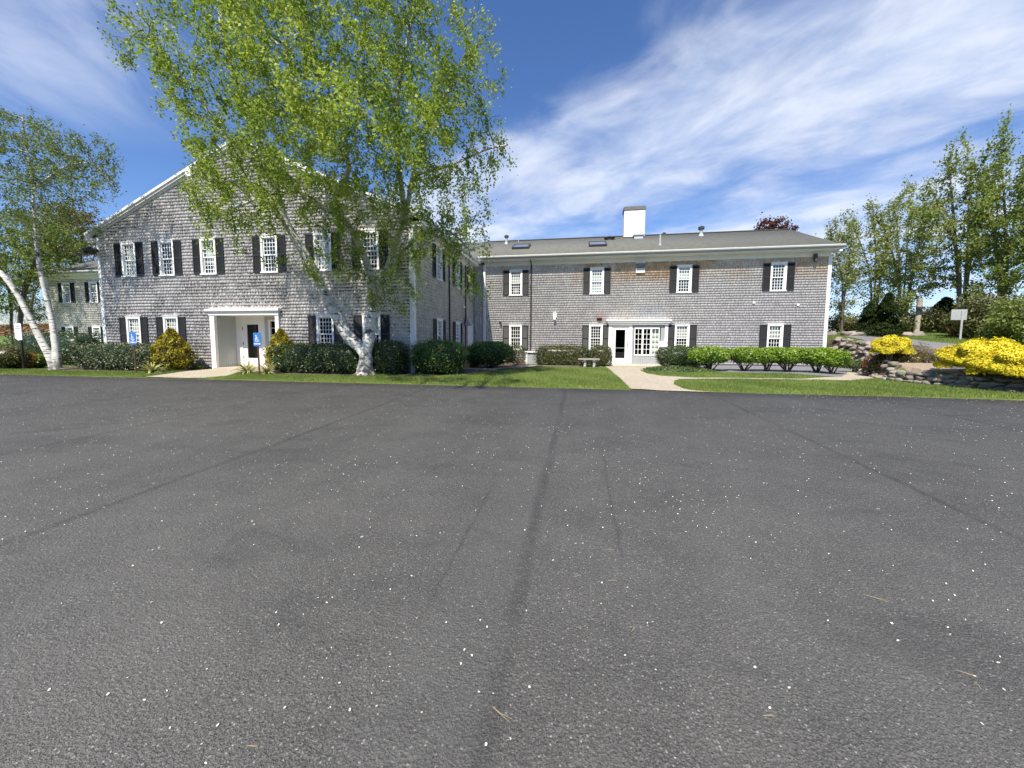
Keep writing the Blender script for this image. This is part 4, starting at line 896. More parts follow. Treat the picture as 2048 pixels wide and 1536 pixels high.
for i, (x, y, r, lab) in enumerate(eu):
    q_ = hit(eup[i][0], eup[i][1]); x, y = float(q_[0]), float(q_[1]); r = eup[i][2]*((q_-np.array([0, 0, CZ]))@FA)/FPX*1.03
    z = g0(x, y); shrub('euonymus', lab, 'shrub', x, y, z, (r, .6, .33), int(5600*r), .08, 'euonymus_leaf', p=2.8, coremat=None, legs=11 if r > .7 else 7, clear=.34 if i < 5 else .28, light_top=.42, lumpa=.12, dep=.22, up=.5, group='bright green shrubs in a row on the gravel bed')
shrub('juniper', 'low sprawling grey-green juniper mat between the entrance slab and the round dark shrub', 'ground cover', 4.2, 16.9, g0(4.2, 16.9)-.02, (1.45, .95, .16), 6000, .07, 'juniper_leaf', p=2, coremat='juniper_leaf', zmin=-.2, up=.6)
p = hit(1693, 743); shrub('juniper', 'small wind-swept juniper leaning over the gravel between the green shrubs and the bronze shrub', 'shrub', 10.9, 17.4, g0(10.9, 17.4)-.05, (.50, .4, .17), 1800, .06, 'juniper_leaf', p=2, legs=3, clear=.2, up=.3)
shrub('bronze_shrub', 'wide low bronze-green shrub at the foot of the rock bank', 'shrub', 11.05, 15.2, g0(9.8, 15.0)-.02, (.92, .5, .50), 11000, .06, 'bronze_leaf', p=3, coremat='bronze_leaf', light_top=.2, zmin=-.8)
shrub('red_barberry', 'small upright red-leaved barberry at the left side of the bronze shrub', 'shrub', 10.75, 16.4, g0(10.75, 16.4)-.15, (.16, .2, .36), 1100, .05, 'red_leaf', p=2.2, legs=4, dep=.3)
# golden plants
def cone(label, x, y, h, r, mat, n, nm='golden_cypress', group='golden cone-shaped cypresses at the gable wall'):
    t = thing(nm, (x, y, g0(x, y)), label, 'shrub', group); z = rng.random(n)**.8; a = rng.random(n)*2*np.pi; rr = r*(np.sin(np.pi*np.clip(z, 0, 1)**.72*.98)**.75)*(1-.45*z)*1.22
    rr = rr*(1-np.abs(rng.normal(0, .16, n))+.22*rng.random(n)**5)*(1+.16*np.sin(a*5+z*9)+.08*np.sin(a*3-z*21)); P = np.stack([x+rr*np.cos(a), y+rr*np.sin(a), g0(x, y)+z*h], -1)
    N = np.stack([np.cos(a), np.sin(a), .5+0*a], -1); N /= np.linalg.norm(N, axis=1)[:, None]
    al = np.stack([np.cos(a)*.5, np.sin(a)*.5, 1+0*a], -1)
    tone = .45+.35*np.sin(a*3+z*11)*np.cos(z*14+x)
    obj('foliage', leaves(P, .10, mat, 'foliage', N, .4, 0, .6, along=al, tone=tone), t)
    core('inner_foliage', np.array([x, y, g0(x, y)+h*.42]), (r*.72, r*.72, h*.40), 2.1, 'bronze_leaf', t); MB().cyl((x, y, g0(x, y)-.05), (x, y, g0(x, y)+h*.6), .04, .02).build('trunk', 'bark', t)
cone('larger golden-green cone-shaped cypress between two ground-floor windows left of the porch', -15.55, 12.35, 1.62, .60, 'gold_cypress', 9000)
cone('smaller golden cypress rising behind the hedge at the right post of the porch', -11.25, 12.95, 1.62, .50, 'gold_cypress', 7000)
def gold_mound(nm, label, px, py, y, R, n, legs, zmin=-.35, size=.075, group='golden shrubs'):
    q_ = at(px, py, 'Y', y); x = float(q_[0]); z0 = g0(x, y); clear = float(q_[2])-z0
    t = thing(nm, (x, y, z0), label, 'shrub', group); c = np.array([x, y, z0+clear]); q, N = sup(n, R, 2.2, zmin)
    a = np.arctan2(q[:, 1], q[:, 0]); lay = 1+.10*np.sin(q[:, 2]*16+3*np.sin(a*2))+.08*np.sin(a*7+q[:, 2]*5)
    q = q*lay[:, None]*(1-np.abs(rng.normal(0, .07, n if len(q) == n else len(q))))[:, None]
    al = np.stack([q[:, 0]/R[0], q[:, 1]/R[1], .25+0*a], -1)
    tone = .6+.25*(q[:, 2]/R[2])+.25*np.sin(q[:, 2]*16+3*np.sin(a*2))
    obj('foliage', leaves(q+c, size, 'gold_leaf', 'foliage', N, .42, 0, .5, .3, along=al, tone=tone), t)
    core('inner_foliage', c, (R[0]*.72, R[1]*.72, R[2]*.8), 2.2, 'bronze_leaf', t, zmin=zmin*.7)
    stems((x, y, z0-.05), [(x+random.uniform(-.5, .5)*R[0], y+random.uniform(-.3, .3)*R[1], z0+clear) for _ in range(legs)], .045, 'bark', t)
gold_mound('golden_false_cypress', 'round golden shrub clipped to an umbrella on a short double trunk beside the driveway', 1782, 698, 14.9, (.50, .48, .42), 6500, 3, size=.06)
gold_mound('golden_false_cypress', 'large spreading yellow shrub with a pointed hump overhanging the stone wall', 1972, 722, 12.4, (.88, .85, .56), 13000, 5)
gold_mound('golden_false_cypress', 'large yellow shrub over the stone wall at the right edge of the photo', 2052, 736, 11.4, (.95, .85, .50), 11000, 5)
# yuccas
def yucca(x, y, label, n=85, L=.66):
    t = thing('yucca', (x, y, g0(x, y)), label, 'plant', 'yellow-striped yuccas beside the porch path'); V = []; F = []; T = []
    for i in range(n):
        a = random.uniform(0, 2*math.pi); e = random.uniform(.15, 1.35); l = L*random.uniform(.6, 1.1); w = .022; pts = []
        for s in range(5):
            k = s/4; ee = e-.9*k*k*random.uniform(.6, 1.1)*(1.2-e/1.5); rr = l*k*math.cos(e-.5*k); zz = l*k*math.sin(max(-.2, e-.55*k*k))
            wd = w*(1-k)**.6*(1.2 if s else .8); c = Vector((x+rr*math.cos(a), y+rr*math.sin(a), g0(x, y)+.02+zz)); sd = Vector((-math.sin(a), math.cos(a), .2))*wd; pts += [c-sd, c+sd]
        b = len(V); V += [tuple(q) for q in pts]; F += [(b+2*s, b+2*s+1, b+2*s+3, b+2*s+2) for s in range(4)]; T += [(random.random(), 0, 0)]*10
    obj('leaves', arr_mesh('leaves', V, F, 'yucca_leaf', {'tone': T}), t)
yucca(-15.35, 11.45, 'spiky yellow-striped yucca at the left edge of the porch path, before the golden cone'); yucca(-11.75, 11.9, 'taller spiky yellow-striped yucca left of the blue sign by the porch', 90, .72); yucca(-11.0, 11.95, 'spiky yellow-striped yucca just right of the blue sign post by the porch', 70, .58)
shrub('small_perennial', 'little bright green plant at the wall just left of the porch post', 'plant', -15.05, 12.95, g0(-15.05, 12.95), (.22, .2, .15), 500, .05, 'azalea_leaf', p=2, zmin=-.5)
# left background low shrubs
for px, py, r, m_, lab, nm in ((15, 735, .8, 'scrub_leaf', 'low grey-green shrub at the left picture edge behind the white sign', 'low_shrub'), (52, 728, .55, 'orange_leaf', 'small orange-yellow shrub behind the post of the white sign', 'orange_shrub'), (67, 716, .5, 'euonymus_leaf', 'light green shrub at the left end of the tall dark hedge', 'low_shrub')):
    q = at(px, py-14, 'Z', .4); d = ray(px, py); q = d*(25.5/np.hypot(d[0], d[1]))+np.array([0, 0, CZ]); shrub(nm, lab, 'shrub', q[0], q[1], g0(q[0], q[1]), (r, r*.8, r*.62), 2500, .07, m_, p=2.2, coremat='bronze_leaf', light_top=.2)

# ------------------------------------------------------------------ trees
def grow(limbs, attract, step=.28, infl=2.6, kill=.42, iters=110, trop=(0, 0, .05)):
    """limbs: polylines (first starts at the base); space-colonisation fills the crown"""
    pos_ = []; par = []; lid = []
    def add(p, q, l=-1): pos_.append(np.array(p, float)); par.append(q); lid.append(l); return len(pos_)-1
    for li, L in enumerate(limbs):
        L = [np.array(p, float) for p in L]
        if li == 0: cur = add(L[0], -1, 0)
        else: A = np.array(pos_); cur = int(np.argmin(((A-L[0])**2).sum(1)))
        # smooth by catmull-rom
        pts = [np.array(pos_[cur])]+L[1:]; sm = []
        for i in range(len(pts)-1):
            p0 = pts[max(0, i-1)]; p1 = pts[i]; p2 = pts[i+1]; p3 = pts[min(len(pts)-1, i+2)]; m = max(2, int(np.linalg.norm(p2-p1)/step))
            for k in range(1, m+1):
                t = k/m; sm.append(.5*((2*p1)+(-p0+p2)*t+(2*p0-5*p1+4*p2-p3)*t*t+(-p0+3*p1-3*p2+p3)*t**3))
        for s in sm: cur = add(s, cur, li)
    A = np.array(attract); alive = np.ones(len(A), bool); trop = np.array(trop); nb = len(pos_); kids = {}
    kd = kdtree.KDTree(len(pos_)); [kd.insert(p, i) for i, p in enumerate(pos_)]; kd.balance()
    near = np.empty(len(A), int); nd = np.empty(len(A))
    for i, a in enumerate(A): _, j, d = kd.find(a); near[i] = j; nd[i] = d
    for it in range(iters):
        act = alive & (nd < infl)
        if not act.any(): break
        idx = near[act]; D = A[act]-np.array(pos_)[idx]; D /= np.linalg.norm(D, axis=1)[:, None]+1e-9
        S = np.zeros((len(pos_), 3)); np.add.at(S, idx, D); u = np.unique(idx); new = []
        for j in u:
            if kids.get(j, 0) > 3: continue
            v = S[j]; v = v/(np.linalg.norm(v)+1e-9)+trop+rng.normal(0, .12, 3); v /= np.linalg.norm(v)
            new.append(add(pos_[j]+v*step, int(j))); kids[j] = kids.get(j, 0)+1
        if not new: break
        Np = np.array([pos_[k] for k in new]); Ai = np.where(alive)[0]
        for c0 in range(0, len(Ai), 2000):
            ii = Ai[c0:c0+2000]; dd = np.sqrt(((A[ii][:, None]-Np[None])**2).sum(-1)); m = dd.argmin(1); dm = dd[np.arange(len(ii)), m]; better = dm < nd[ii]
            near[ii[better]] = np.array(new)[m[better]]; nd[ii[better]] = dm[better]
        alive &= nd > kill
    return np.array(pos_), np.array(par), nb, np.array(lid)
def radii(par, base_r, tip=.007):
    n = len(par); cnt = np.zeros(n); ch = [[] for _ in range(n)]
    for i in range(n-1, -1, -1):
        if not ch[i]: cnt[i] = 1
        if par[i] >= 0: cnt[par[i]] += cnt[i]; ch[par[i]].append(i)
    e = math.log(max(2, cnt[0]))/math.log(base_r/tip); return tip*cnt**(1/e), ch, cnt
def tubes(P, par, R, ch, name, mat, parent, flare=None, sel=None):
    """continuous tapered tubes along every chain"""
    V = []; F = []; A = []; n = len(P)
    main = np.full(n, -1)
    for i in range(n):
        if ch[i]: main[i] = max(ch[i], key=lambda c: R[c])
    starts = [(i, par[i]) for i in range(n) if par[i] < 0 or main[par[i]] != i]
    for s, p in starts:
        chain = [] if p < 0 else [(P[p], min(R[p], R[s]*1.25))]
        i = s
        while i >= 0: chain.append((P[i], R[i])); i = main[i]
        if len(chain) < 2: continue
        r0 = chain[0][1]; k = 14 if r0 > .12 else 8 if r0 > .05 else 5 if r0 > .02 else 3
        u = None
        for q, (c, r) in enumerate(chain):
            a = chain[max(0, q-1)][0]; b = chain[min(len(chain)-1, q+1)][0]; d = b-a; d = d/(np.linalg.norm(d)+1e-9)
            if u is None: u = np.cross(d, [0.3, .9, .1]);
            u = u-d*(u@d); u /= np.linalg.norm(u)+1e-9; w = np.cross(d, u)
            for t in range(k):
                th = 2*math.pi*t/k; rr = r*(1+(.06*math.sin(3*th+c[2]*2.0)+.04*math.sin(5*th+c[2]*5) if r > .05 else 0)); V.append(c+(u*math.cos(th)+w*math.sin(th))*rr); A.append((r, 0, 0))
            if q:
                b0 = len(V)-2*k
                for t in range(k): t2 = (t+1) % k; F.append((b0+t, b0+t2, b0+k+t2, b0+k+t))
    return obj(name, arr_mesh(name, V, F, mat, {'rad': A}, smooth=True), parent)
def blob_pts(blobs, n):
    w = np.array([b[6]*b[3]*b[4]*b[5] for b in blobs], float); w /= w.sum(); out = []
    for b, k in zip(blobs, (w*n).astype(int)):
        c = at(b[0], b[1], 'Y', b[2]); zc = (c-np.array([0, 0, CZ]))@FA; s = zc/FPX
        d = rng.normal(size=(k, 3)); d /= np.linalg.norm(d, axis=1)[:, None]; d *= rng.random(k)[:, None]**.42
        out.append(c+d*np.array([b[3]*s, b[5], b[4]*s]))
    return np.concatenate(out)
def tree(name, label, limbs, blobs, natt, base_r, bark, leafmat, nleaf, lsize, cat='tree', group=None, tipr=.006, spread=.16, step=.28, infl=2.6, kill=.42, thr=.016, pts=None, droop=.1, keep=None, limb_r=None, trop=(0, 0, .05), aspect=.7, roots=False):
    A = blob_pts(blobs, natt) if pts is None else pts
    if keep is not None: A = A[keep(A)]
    P, par, nb, lid = grow(limbs, A, step, infl, kill, trop=trop); R, ch, cnt = radii(par, base_r, tipr)
    if limb_r:
        R = np.minimum(R*1.25, .05)
        for li, (ra, rb) in enumerate(limb_r):
            ix = np.where(lid == li)[0]; R[ix] = ra+(rb-ra)*np.linspace(0, 1, len(ix))**(.5 if li == 0 else .65)
        for i in range(len(P)):
            if par[i] >= 0: R[i] = min(R[i], R[par[i]]*(1 if lid[i] >= 0 else .8))
    b = limbs[0][0]; t = thing(name, tuple(b), label, cat, group)
    zz = P[:, 2]-b[2]; R = R*(1+.55*np.exp(-np.clip(zz, 0, 9)/.22)*(R > base_r*.6))
    tubes(P, par, R, ch, 'trunk', bark, t)
    thin = np.where((R < thr) & (par >= 0))[0]; w = np.ones(len(thin)); w /= w.sum(); pick = rng.choice(thin, nleaf, p=w)
    f = rng.random(nleaf)[:, None]; Q = P[pick]*f+P[par[pick]]*(1-f); cl = rng.normal(0, 1, (len(P), 3))*.05
    Q = Q+rng.normal(0, spread, (nleaf, 3))*rng.random(nleaf)[:, None]+cl[pick]; Q[:, 2] -= np.abs(rng.normal(0, droop, nleaf))
    if keep is not None: Q = Q[keep(Q)]
    # young growth differs from bough to bough
    tone = .46+.30*np.sin(Q[:, 0]*1.9+1)*np.cos(Q[:, 2]*1.6+Q[:, 1])+.22*np.sin(Q[:, 0]*5.3+Q[:, 2]*4.1)
    obj('crown', leaves(Q, lsize, leafmat, 'crown', None, aspect, .35, tone=tone, up=.35), t)
    return t
# the big birch
def L(*pts): return [at(x, y, 'Y', Y) for x, y, Y in pts]
bb = at(731, 750, 'Y', 12.15); bb[2] = g0(bb[0], bb[1])-.05
fork = at(729, 706, 'Y', 12.12)
limbs = [[bb, bb+(fork-bb)*.5+np.array([0, 0, 0]), fork]+L((696, 672, 12.05), (676, 637, 12.0), (656, 600, 11.9), (637, 560, 11.75), (613, 515, 11.65), (590, 476, 11.5), (566, 430, 11.3), (545, 350, 11.0), (505, 250, 10.6), (475, 170, 10.3), (445, 60, 10.0), (435, -80, 9.8)),
         [fork]+L((738, 680, 12.2), (742, 640, 12.25), (752, 600, 12.2), (744, 560, 12.0), (722, 497, 11.6), (698, 452, 11.2), (676, 427, 10.9), (674, 388, 10.7), (698, 336, 10.5), (683, 298, 10.3), (645, 262, 10.0), (600, 200, 9.6), (570, 90, 9.3)),
         L((752, 600, 12.2), (772, 545, 12.1), (790, 490, 11.9), (812, 430, 11.6), (826, 350, 11.4), (855, 260, 11.1), (890, 190, 10.9), (925, 120, 10.8)),
         L((812, 430, 11.6), (800, 350, 11.2), (795, 260, 10.8), (800, 160, 10.3), (825, 30, 9.9), (835, -90, 9.6)),
         L((676, 427, 10.9), (640, 414, 10.6), (612, 386, 10.3), (573, 382, 10.0), (520, 395, 9.7), (460, 420, 9.5)),
         L((545, 350, 11.0), (470, 290, 10.2), (400, 200, 9.6), (330, 110, 9.3), (270, 50, 9.1)),
         L((772, 545, 12.1), (830, 480, 11.7), (890, 460, 11.5), (940, 500, 11.3)),
         L((826, 350, 11.4), (900, 330, 11.1), (970, 300, 10.8), (1015, 290, 10.6))]
blobs = [(300, 70, 9.0, 110, 100, 1.2, .28), (230, 60, 9.0, 60, 40, .6, .15), (430, 170, 9.3, 110, 150, 1.7, .75), (470, 370, 9.6, 95, 95, 1.6, .75), (440, 470, 9.8, 55, 45, .8, .5), (500, 510, 10.2, 40, 40, .6, .5),
         (610, 140, 8.9, 160, 190, 2.6, 1.0), (640, 330, 9.6, 150, 130, 2.2, .95), (810, 130, 9.6, 150, 170, 2.4, .85), (930, 130, 10.2, 85, 130, 1.6, .5), (820, 320, 10.4, 140, 120, 2.0, .8), (965, 300, 10.8, 75, 70, 1.1, .55),
         (860, 470, 11.2, 110, 90, 1.2, .9), (930, 545, 11.4, 65, 55, .8, .7), (720, 490, 11.0, 95, 80, 1.2, .6), (790, 570, 11.6, 85, 60, .8, .8), (640, 520, 11.0, 50, 60, .7, .5), (640, 190, 6.6, 90, 80, .9, 1.0), (760, 225, 6.4, 90, 70, .9, 1.0), (860, 210, 6.9, 80, 80, .9, .9), (560, 290, 7.2, 90, 70, .9, 1.0), (470, 330, 9.0, 90, 110, 1.4, .9), (430, 420, 9.5, 60, 60, 1.0, .8), (900, 420, 10.9, 90, 110, 1.2, .8), (700, 410, 10.0, 120, 60, 1.2, .7), (950, 420, 11.2, 45, 110, .8, .7), (540, 420, 9.6, 70, 60, 1.0, .6), (600, -80, 9.0, 330, 110, 2.6, .7), (700, 420, 10.2, 80, 60, 1.5, .6)]
def keep_big(A):
    # a crown cannot grow through the house: stay in front of the wall below the eaves, above the roof beyond
    inside = (A[:, 0] > GX0-.6) & (A[:, 0] < GX1+.6)
    return ~(inside & (A[:, 1] > GY-.35) & (A[:, 2] < GR+.5)) & (A[:, 2] > 1.9)
tree('silver_birch', 'big two-trunked white birch with fresh green leaves in front of the gable', limbs, blobs, 6600, .27, 'birch_bark', 'birch_leaf', 106000, .070, group='white-barked birches in front of the building', keep=keep_big, limb_r=[(.27, .05), (.19, .04), (.13, .035), (.09, .032), (.075, .025), (.065, .02), (.075, .025), (.06, .02)], tipr=.0055, step=.22, kill=.30, infl=2.2, spread=.14, droop=.14, trop=(0, 0, -.02), thr=.014)
# roots of the big birch
m = MB()
for a in np.linspace(0, 2*math.pi, 8)[:-1]: m.cyl((bb[0], bb[1], bb[2]+.22), (bb[0]+.52*math.cos(a+.3), bb[1]+.45*math.sin(a+.3), bb[2]+.02), .12, .03, 8)
m.build('roots', 'birch_bark', bpy.data.objects['silver_birch'], smooth=True)
# left birch
lb = at(112, 741, 'Z', .32); Yl = lb[1]; lb[2] -= .05
limbs = [[lb]+L((95, 705, Yl), (62, 640, Yl-.1), (35, 590, Yl-.2), (10, 555, Yl-.3), (-25, 515, Yl-.4), (-60, 440, Yl-.6), (-80, 330, Yl-.8)),
         [lb]+L((112, 700, Yl+.15), (104, 640, Yl+.2), (92, 590, Yl+.2), (80, 540, Yl+.2), (72, 480, Yl+.2), (68, 420, Yl+.2), (66, 380, Yl+.2), (60, 330, Yl+.1), (50, 280, Yl), (45, 235, Yl)),
         L((66, 380, Yl+.2), (90, 360, Yl+.3), (140, 330, Yl+.3), (190, 330, Yl+.2), (225, 370, Yl+.1)),
         L((72, 440, Yl+.2), (110, 415, Yl), (150, 400, Yl))]
blobs = [(60, 290, Yl, 90, 75, 1.4, .8), (160, 320, Yl, 80, 65, 1.2, .7), (0, 300, Yl-.3, 70, 80, 1.4, .6), (110, 380, Yl, 110, 50, 1.2, .45), (215, 385, Yl, 32, 25, .5, .4), (-60, 380, Yl-.6, 60, 110, 1.5, .6), (45, 240, Yl, 30, 25, .5, .3), (20, 440, Yl-.4, 70, 55, 1.2, .8), (130, 445, Yl+.4, 60, 40, .9, .6)]
tree('silver_birch', 'slender two-stemmed white birch with thin pale leaves leaning left beside the white parking sign', limbs, blobs, 2300, .17, 'birch_bark', 'young_birch_leaf', 24000, .066, limb_r=[(.15, .05), (.13, .02), (.04, .015), (.035, .012)], group='white-barked birches in front of the building', tipr=.005, step=.2, kill=.28, infl=2.0, thr=.013, spread=.13)
def simple_tree(name, label, px, base_py, Y, top_py, wpx, leafmat, nleaf, lsize, bark='bark', stemsn=3, natt=900, base_r=.16, group=None, blobs=None, lean=0, step=.4, kill=.6, cat='tree', spread=.25, basez=None):
    b = at(px, base_py, 'Y', Y); b[2] = g0(b[0], b[1])-.1 if basez is None else basez; limbs = []
    for i in range(stemsn):
        o = (i-(stemsn-1)/2)/max(1, stemsn-1) if stemsn > 1 else 0; tx = px+o*wpx*1.3+lean; top = at(tx, top_py+(base_py-top_py)*(.12+.25*abs(o)), 'Y', Y+random.uniform(-1, 1)); mid = b*.45+top*.55; mid[0] -= (top[0]-b[0])*.22
        mid[:2] += rng.normal(0, .12, 2); limbs.append([b, b*.75+mid*.25+rng.normal(0, .05, 3), mid, top])
    if blobs is None: h = base_py-top_py; blobs = [(px+lean+wpx*(k_-3.5)/3.7+random.uniform(-6, 6), top_py+h*(.17+.16*abs(k_-3.5)/3.5*2+random.uniform(-.05, .10)), Y+random.uniform(-1.5, 1.5), wpx*.19, h*random.uniform(.16, .28), 1.0, random.uniform(.5, 1)) for k_ in range(8)]+[(px+lean*.6+random.uniform(-1, 1)*wpx*.8, top_py+h*random.uniform(.42, .84), Y+random.uniform(-1.5, 1.5), wpx*.32, h*.08, 1.2, .8) for _ in range(9)]
    return tree(name, label, limbs, blobs, natt, base_r, bark, leafmat, nleaf, lsize, cat, group, .008, spread, step, 4.0, kill, thr=.03, trop=(0, 0, .12))
gl = 'trees beyond the left end of the building'; gr = 'trees along the driveway on the right'
simple_tree('maple_tree', 'dense green maple behind the left birch at the left picture edge', 30, 690, 20, 395, 100, 'maple_leaf', 16000, .13, stemsn=2, group=gl, natt=900, blobs=[(30, 500, 20, 100, 90, 2.5, 1), (100, 480, 20, 60, 60, 2, .8), (-20, 560, 19, 60, 60, 2, .8), (110, 530, 21, 40, 30, 1, .6)])
simple_tree('oak_tree', 'brownish budding tree rising behind the far left wing next to the gable', 165, 640, 34, 405, 55, 'rust_leaf', 12000, .17, stemsn=3, group=gl, natt=900, base_r=.2, blobs=[(150, 480, 34, 60, 55, 3, 1), (185, 450, 34, 30, 45, 2, .7), (120, 440, 33, 40, 45, 3, .6)])
simple_tree('pine_tree', 'dark green pine between the left birch stems and the far left wing', 118, 655, 36, 405, 35, 'maple_leaf', 8000, .16, stemsn=1, group=gl, natt=500, base_r=.2, blobs=[(130, 430, 36, 35, 30, 2, 1), (95, 500, 36, 45, 60, 2.5, .9)])
for i, (px, top, w_, lab) in enumerate(((-30, 470, 60, 'bare dark-stemmed tree on the leafy slope at the far left edge'), (62, 500, 45, 'thin dark tree on the leafy slope seen between the two birch stems'))):
    simple_tree('slope_tree', lab, px, 668, 38, top, w_, 'scrub_leaf', 6000, .16, stemsn=2, group=gl, natt=450, base_r=.22)
R_ = [(1683, 668, 27.5, 395, 34, 'pale_leaf', 9000, 2, 'slim pale yellow-green tree right beside the white corner of the building', .10),
      (1745, 664, 29, 372, 62, 'spring_leaf', 14000, 3, 'slender spring-green tree with leaning stems between the building corner and the dark cedar', .13),
      (1805, 668, 28, 350, 74, 'spring_leaf', 18000, 4, 'many-stemmed spring-green tree rising behind the dark cedar', .17),
      (1920, 662, 26, 268, 98, 'spring_leaf', 26000, 4, 'tall broad spring-green tree behind the grey sign, its stems fanning upward', .27),
      (2000, 672, 24.5, 236, 72, 'maple_leaf', 20000, 3, 'tallest tree, darker green, near the right picture edge', .22),
      (2090, 690, 23, 250, 70, 'maple_leaf', 14000, 3, 'dark-leaved tree half cut off by the right picture edge', .24)]
for px, by, Y, top, w_, lm, nl, st, lab, br in R_:
    simple_tree('roadside_tree', lab, px, by, Y, top, w_, lm, int(nl*.62), .115, 'grey_bark' if st > 2 else 'bark', st, 1100, br, gr)
simple_tree('purple_maple', 'dark purple-leaved tree whose top shows above the wing roof near its right end', 1545, 600, 36, 425, 42, 'purple_leaf', 7000, .17, stemsn=3, natt=500, blobs=[(1545, 462, 36, 45, 28, 2, 1), (1548, 490, 36, 55, 30, 2, 1)])
# dark cedar and understorey
def conifer(label, px, py, Y, top, w_, mat, n, nm='cedar'):
    b = at(px, py, 'Y', Y); b[2] = g0(b[0], b[1]); tp = at(px, top, 'Y', Y); h = tp[2]-b[2]; r = w_/FPX*((b-np.array([0, 0, CZ]))@FA)
    t = thing(nm, tuple(b), label, 'tree'); z = rng.random(n)**1.1; a = rng.random(n)*2*np.pi; rr = r*(1-z)**.5*(1+.10*np.sin(z*38)+.3*np.sin(a*2+z*9)+.25*np.sin(a*3-z*17))*(.75+.5*np.sin(z*6+1)**2)*np.sqrt(rng.random(n)*.8+.2)
    P = np.stack([b[0]+rr*np.cos(a), b[1]+rr*np.sin(a), b[2]+.15+z*h], -1); obj('crown', leaves(P, .14, mat, 'crown', None, .4), t); MB().cyl(tuple(b), (b[0], b[1], b[2]+h*.9), .09, .02).build('trunk', 'bark', t)
conifer('dark green cedar at the far side of the driveway, between pale tree trunks', 1772, 668, 24, 592, 23, 'dark_conifer', 7000)
conifer('smaller dark cedar left of the big dark cedar, behind thin leaning stems', 1737, 664, 27, 612, 20, 'dark_conifer', 3500)
conifer('dark juniper leaning behind the grey sign, low against the tall tree', 1885, 668, 27, 600, 30, 'dark_conifer', 5000)
def scrub(label, px, py, Y, wpx, hpx, mat, n, core_='bronze_leaf', nm='roadside_bush', grp='bushes along the far side of the driveway', lsize=.12):
    b = at(px, py, 'Y', Y); s = ((b-np.array([0, 0, CZ]))@FA)/FPX; shrub(nm, label, 'bush', b[0], b[1], g0(b[0], b[1])-.15, (wpx*s, min(1.2, wpx*s*1.3), hpx*s/2+.1), n, lsize, mat, p=2.3, group=grp, lumpa=.2, dep=.35, coremat=core_, corek=.6, legs=6)
scrub('grey-green bush at the foot of the slim tree beside the building corner', 1690, 668, 29, 36, 36, 'scrub_leaf', 3500)
scrub('olive bush right of the dark cedar, behind the white boulder', 1803, 670, 27, 26, 32, 'scrub_leaf', 3000)
scrub('tan budding bush around the weathered pole', 1855, 674, 27, 38, 48, 'scrub_leaf', 4500)
scrub('reddish-brown bush behind the grey sign post', 1948, 684, 24, 32, 24, 'red_leaf', 2200)
scrub('large olive-green thicket right of the grey sign', 1975, 684, 23, 55, 85, 'scrub_leaf', 9000)
scrub('bushy green thicket at the right picture edge above the yellow shrubs', 2045, 694, 20.5, 50, 95, 'maple_leaf', 8000)
scrub('twiggy green sapling bush between the golden umbrella shrub and the driveway', 1838, 712, 17.0, 13, 22, 'scrub_leaf', 420, None, lsize=.05)
scrub('sparse tuft of young green shoots left of the big yellow shrub', 1868, 722, 15.0, 8, 14, 'scrub_leaf', 200, None, lsize=.05)
for i, (px, Y, w_) in enumerate(((-60, 52, 80), (40, 55, 70), (120, 50, 60))):
    scrub(('low rusty thicket at the far left edge beyond the slope', 'low rusty thicket on the far slope behind the birch stems', 'low rusty thicket on the far slope beside the left wing')[i], px, 672, Y, w_, 60, 'rust_leaf', 5000, None, grp='thickets on the far left slope')
# far wood that closes the horizon, plus an unseen belt added for window reflections
def far_wood():
    n = 70000; x = rng.uniform(-260, 300, n); y = 120+rng.random(n)*35+rng.normal(0, 4, n); h = 5+3*np.sin(x*.06)+2*np.sin(x*.17+2)+1.2*np.sin(x*.51); z = rng.random(n)**.8*np.maximum(3, h)
    P = np.stack([x, y, 1+z], -1); k = n//2; xb = rng.uniform(-110, 110, k); hb = 11+3*np.sin(xb*.09)+2*np.sin(xb*.31+1); P = np.r_[P, np.stack([xb, -52-rng.random(k)*12, -1+rng.random(k)**.8*hb], -1)]; obj('far_woods', leaves(P, 1.5, 'scrub_leaf', 'far_woods', None, .8), kind='stuff', label='distant belt of trees on the horizon behind the building', cat='woods')
far_wood()

# ------------------------------------------------------------------ stones
def rock(c, s, sub=2, seed=0):
    bm = bmesh.new(); bmesh.ops.create_cube(bm, size=2); bmesh.ops.subdivide_edges(bm, edges=bm.edges, cuts=3, use_grid_fill=True); rg = np.random.default_rng(seed)
    bmesh.ops.triangulate(bm, faces=bm.faces); V = np.array([v.co for v in bm.verts]); sph = V/np.linalg.norm(V, axis=1)[:, None]; V = V*.55*.8+sph*.5
    ax = rg.normal(size=(8, 3)); ax /= np.linalg.norm(ax, axis=1)[:, None]
    for a, k in zip(ax, rg.uniform(.55, .85, 8)): d = V@a; m = d > k; V[m] -= np.outer(d[m]-k, a)
    V = V*(1+rg.normal(0, .02, len(V)))[:, None]*1.1; F = np.array([[v.index for v in f.verts] for f in bm.faces]); bm.free(); return V*np.array(s)+np.array(c), F
def rocks(specs, name, parent=None, **kw):
    Vs, Fs, T, o = [], [], [], 0
    for i, (c, s) in enumerate(specs):
        V, F = rock(c, s, 2, seed=i*7+len(specs)); a = random.uniform(0, 3.1); V = V-np.array(c); V[:, :2] = V[:, :2]@np.array([[math.cos(a), -math.sin(a)], [math.sin(a), math.cos(a)]]) if s[0] < 1.4*s[1] else V[:, :2]; V = V+np.array(c)
        Vs.append(V); Fs.append(F+o); o += len(V); T += [(random.random(), 0, 0)]*len(V)
    return obj(name, arr_mesh(name, np.concatenate(Vs), np.concatenate(Fs), 'stone', {'tone': T}), parent, **kw)
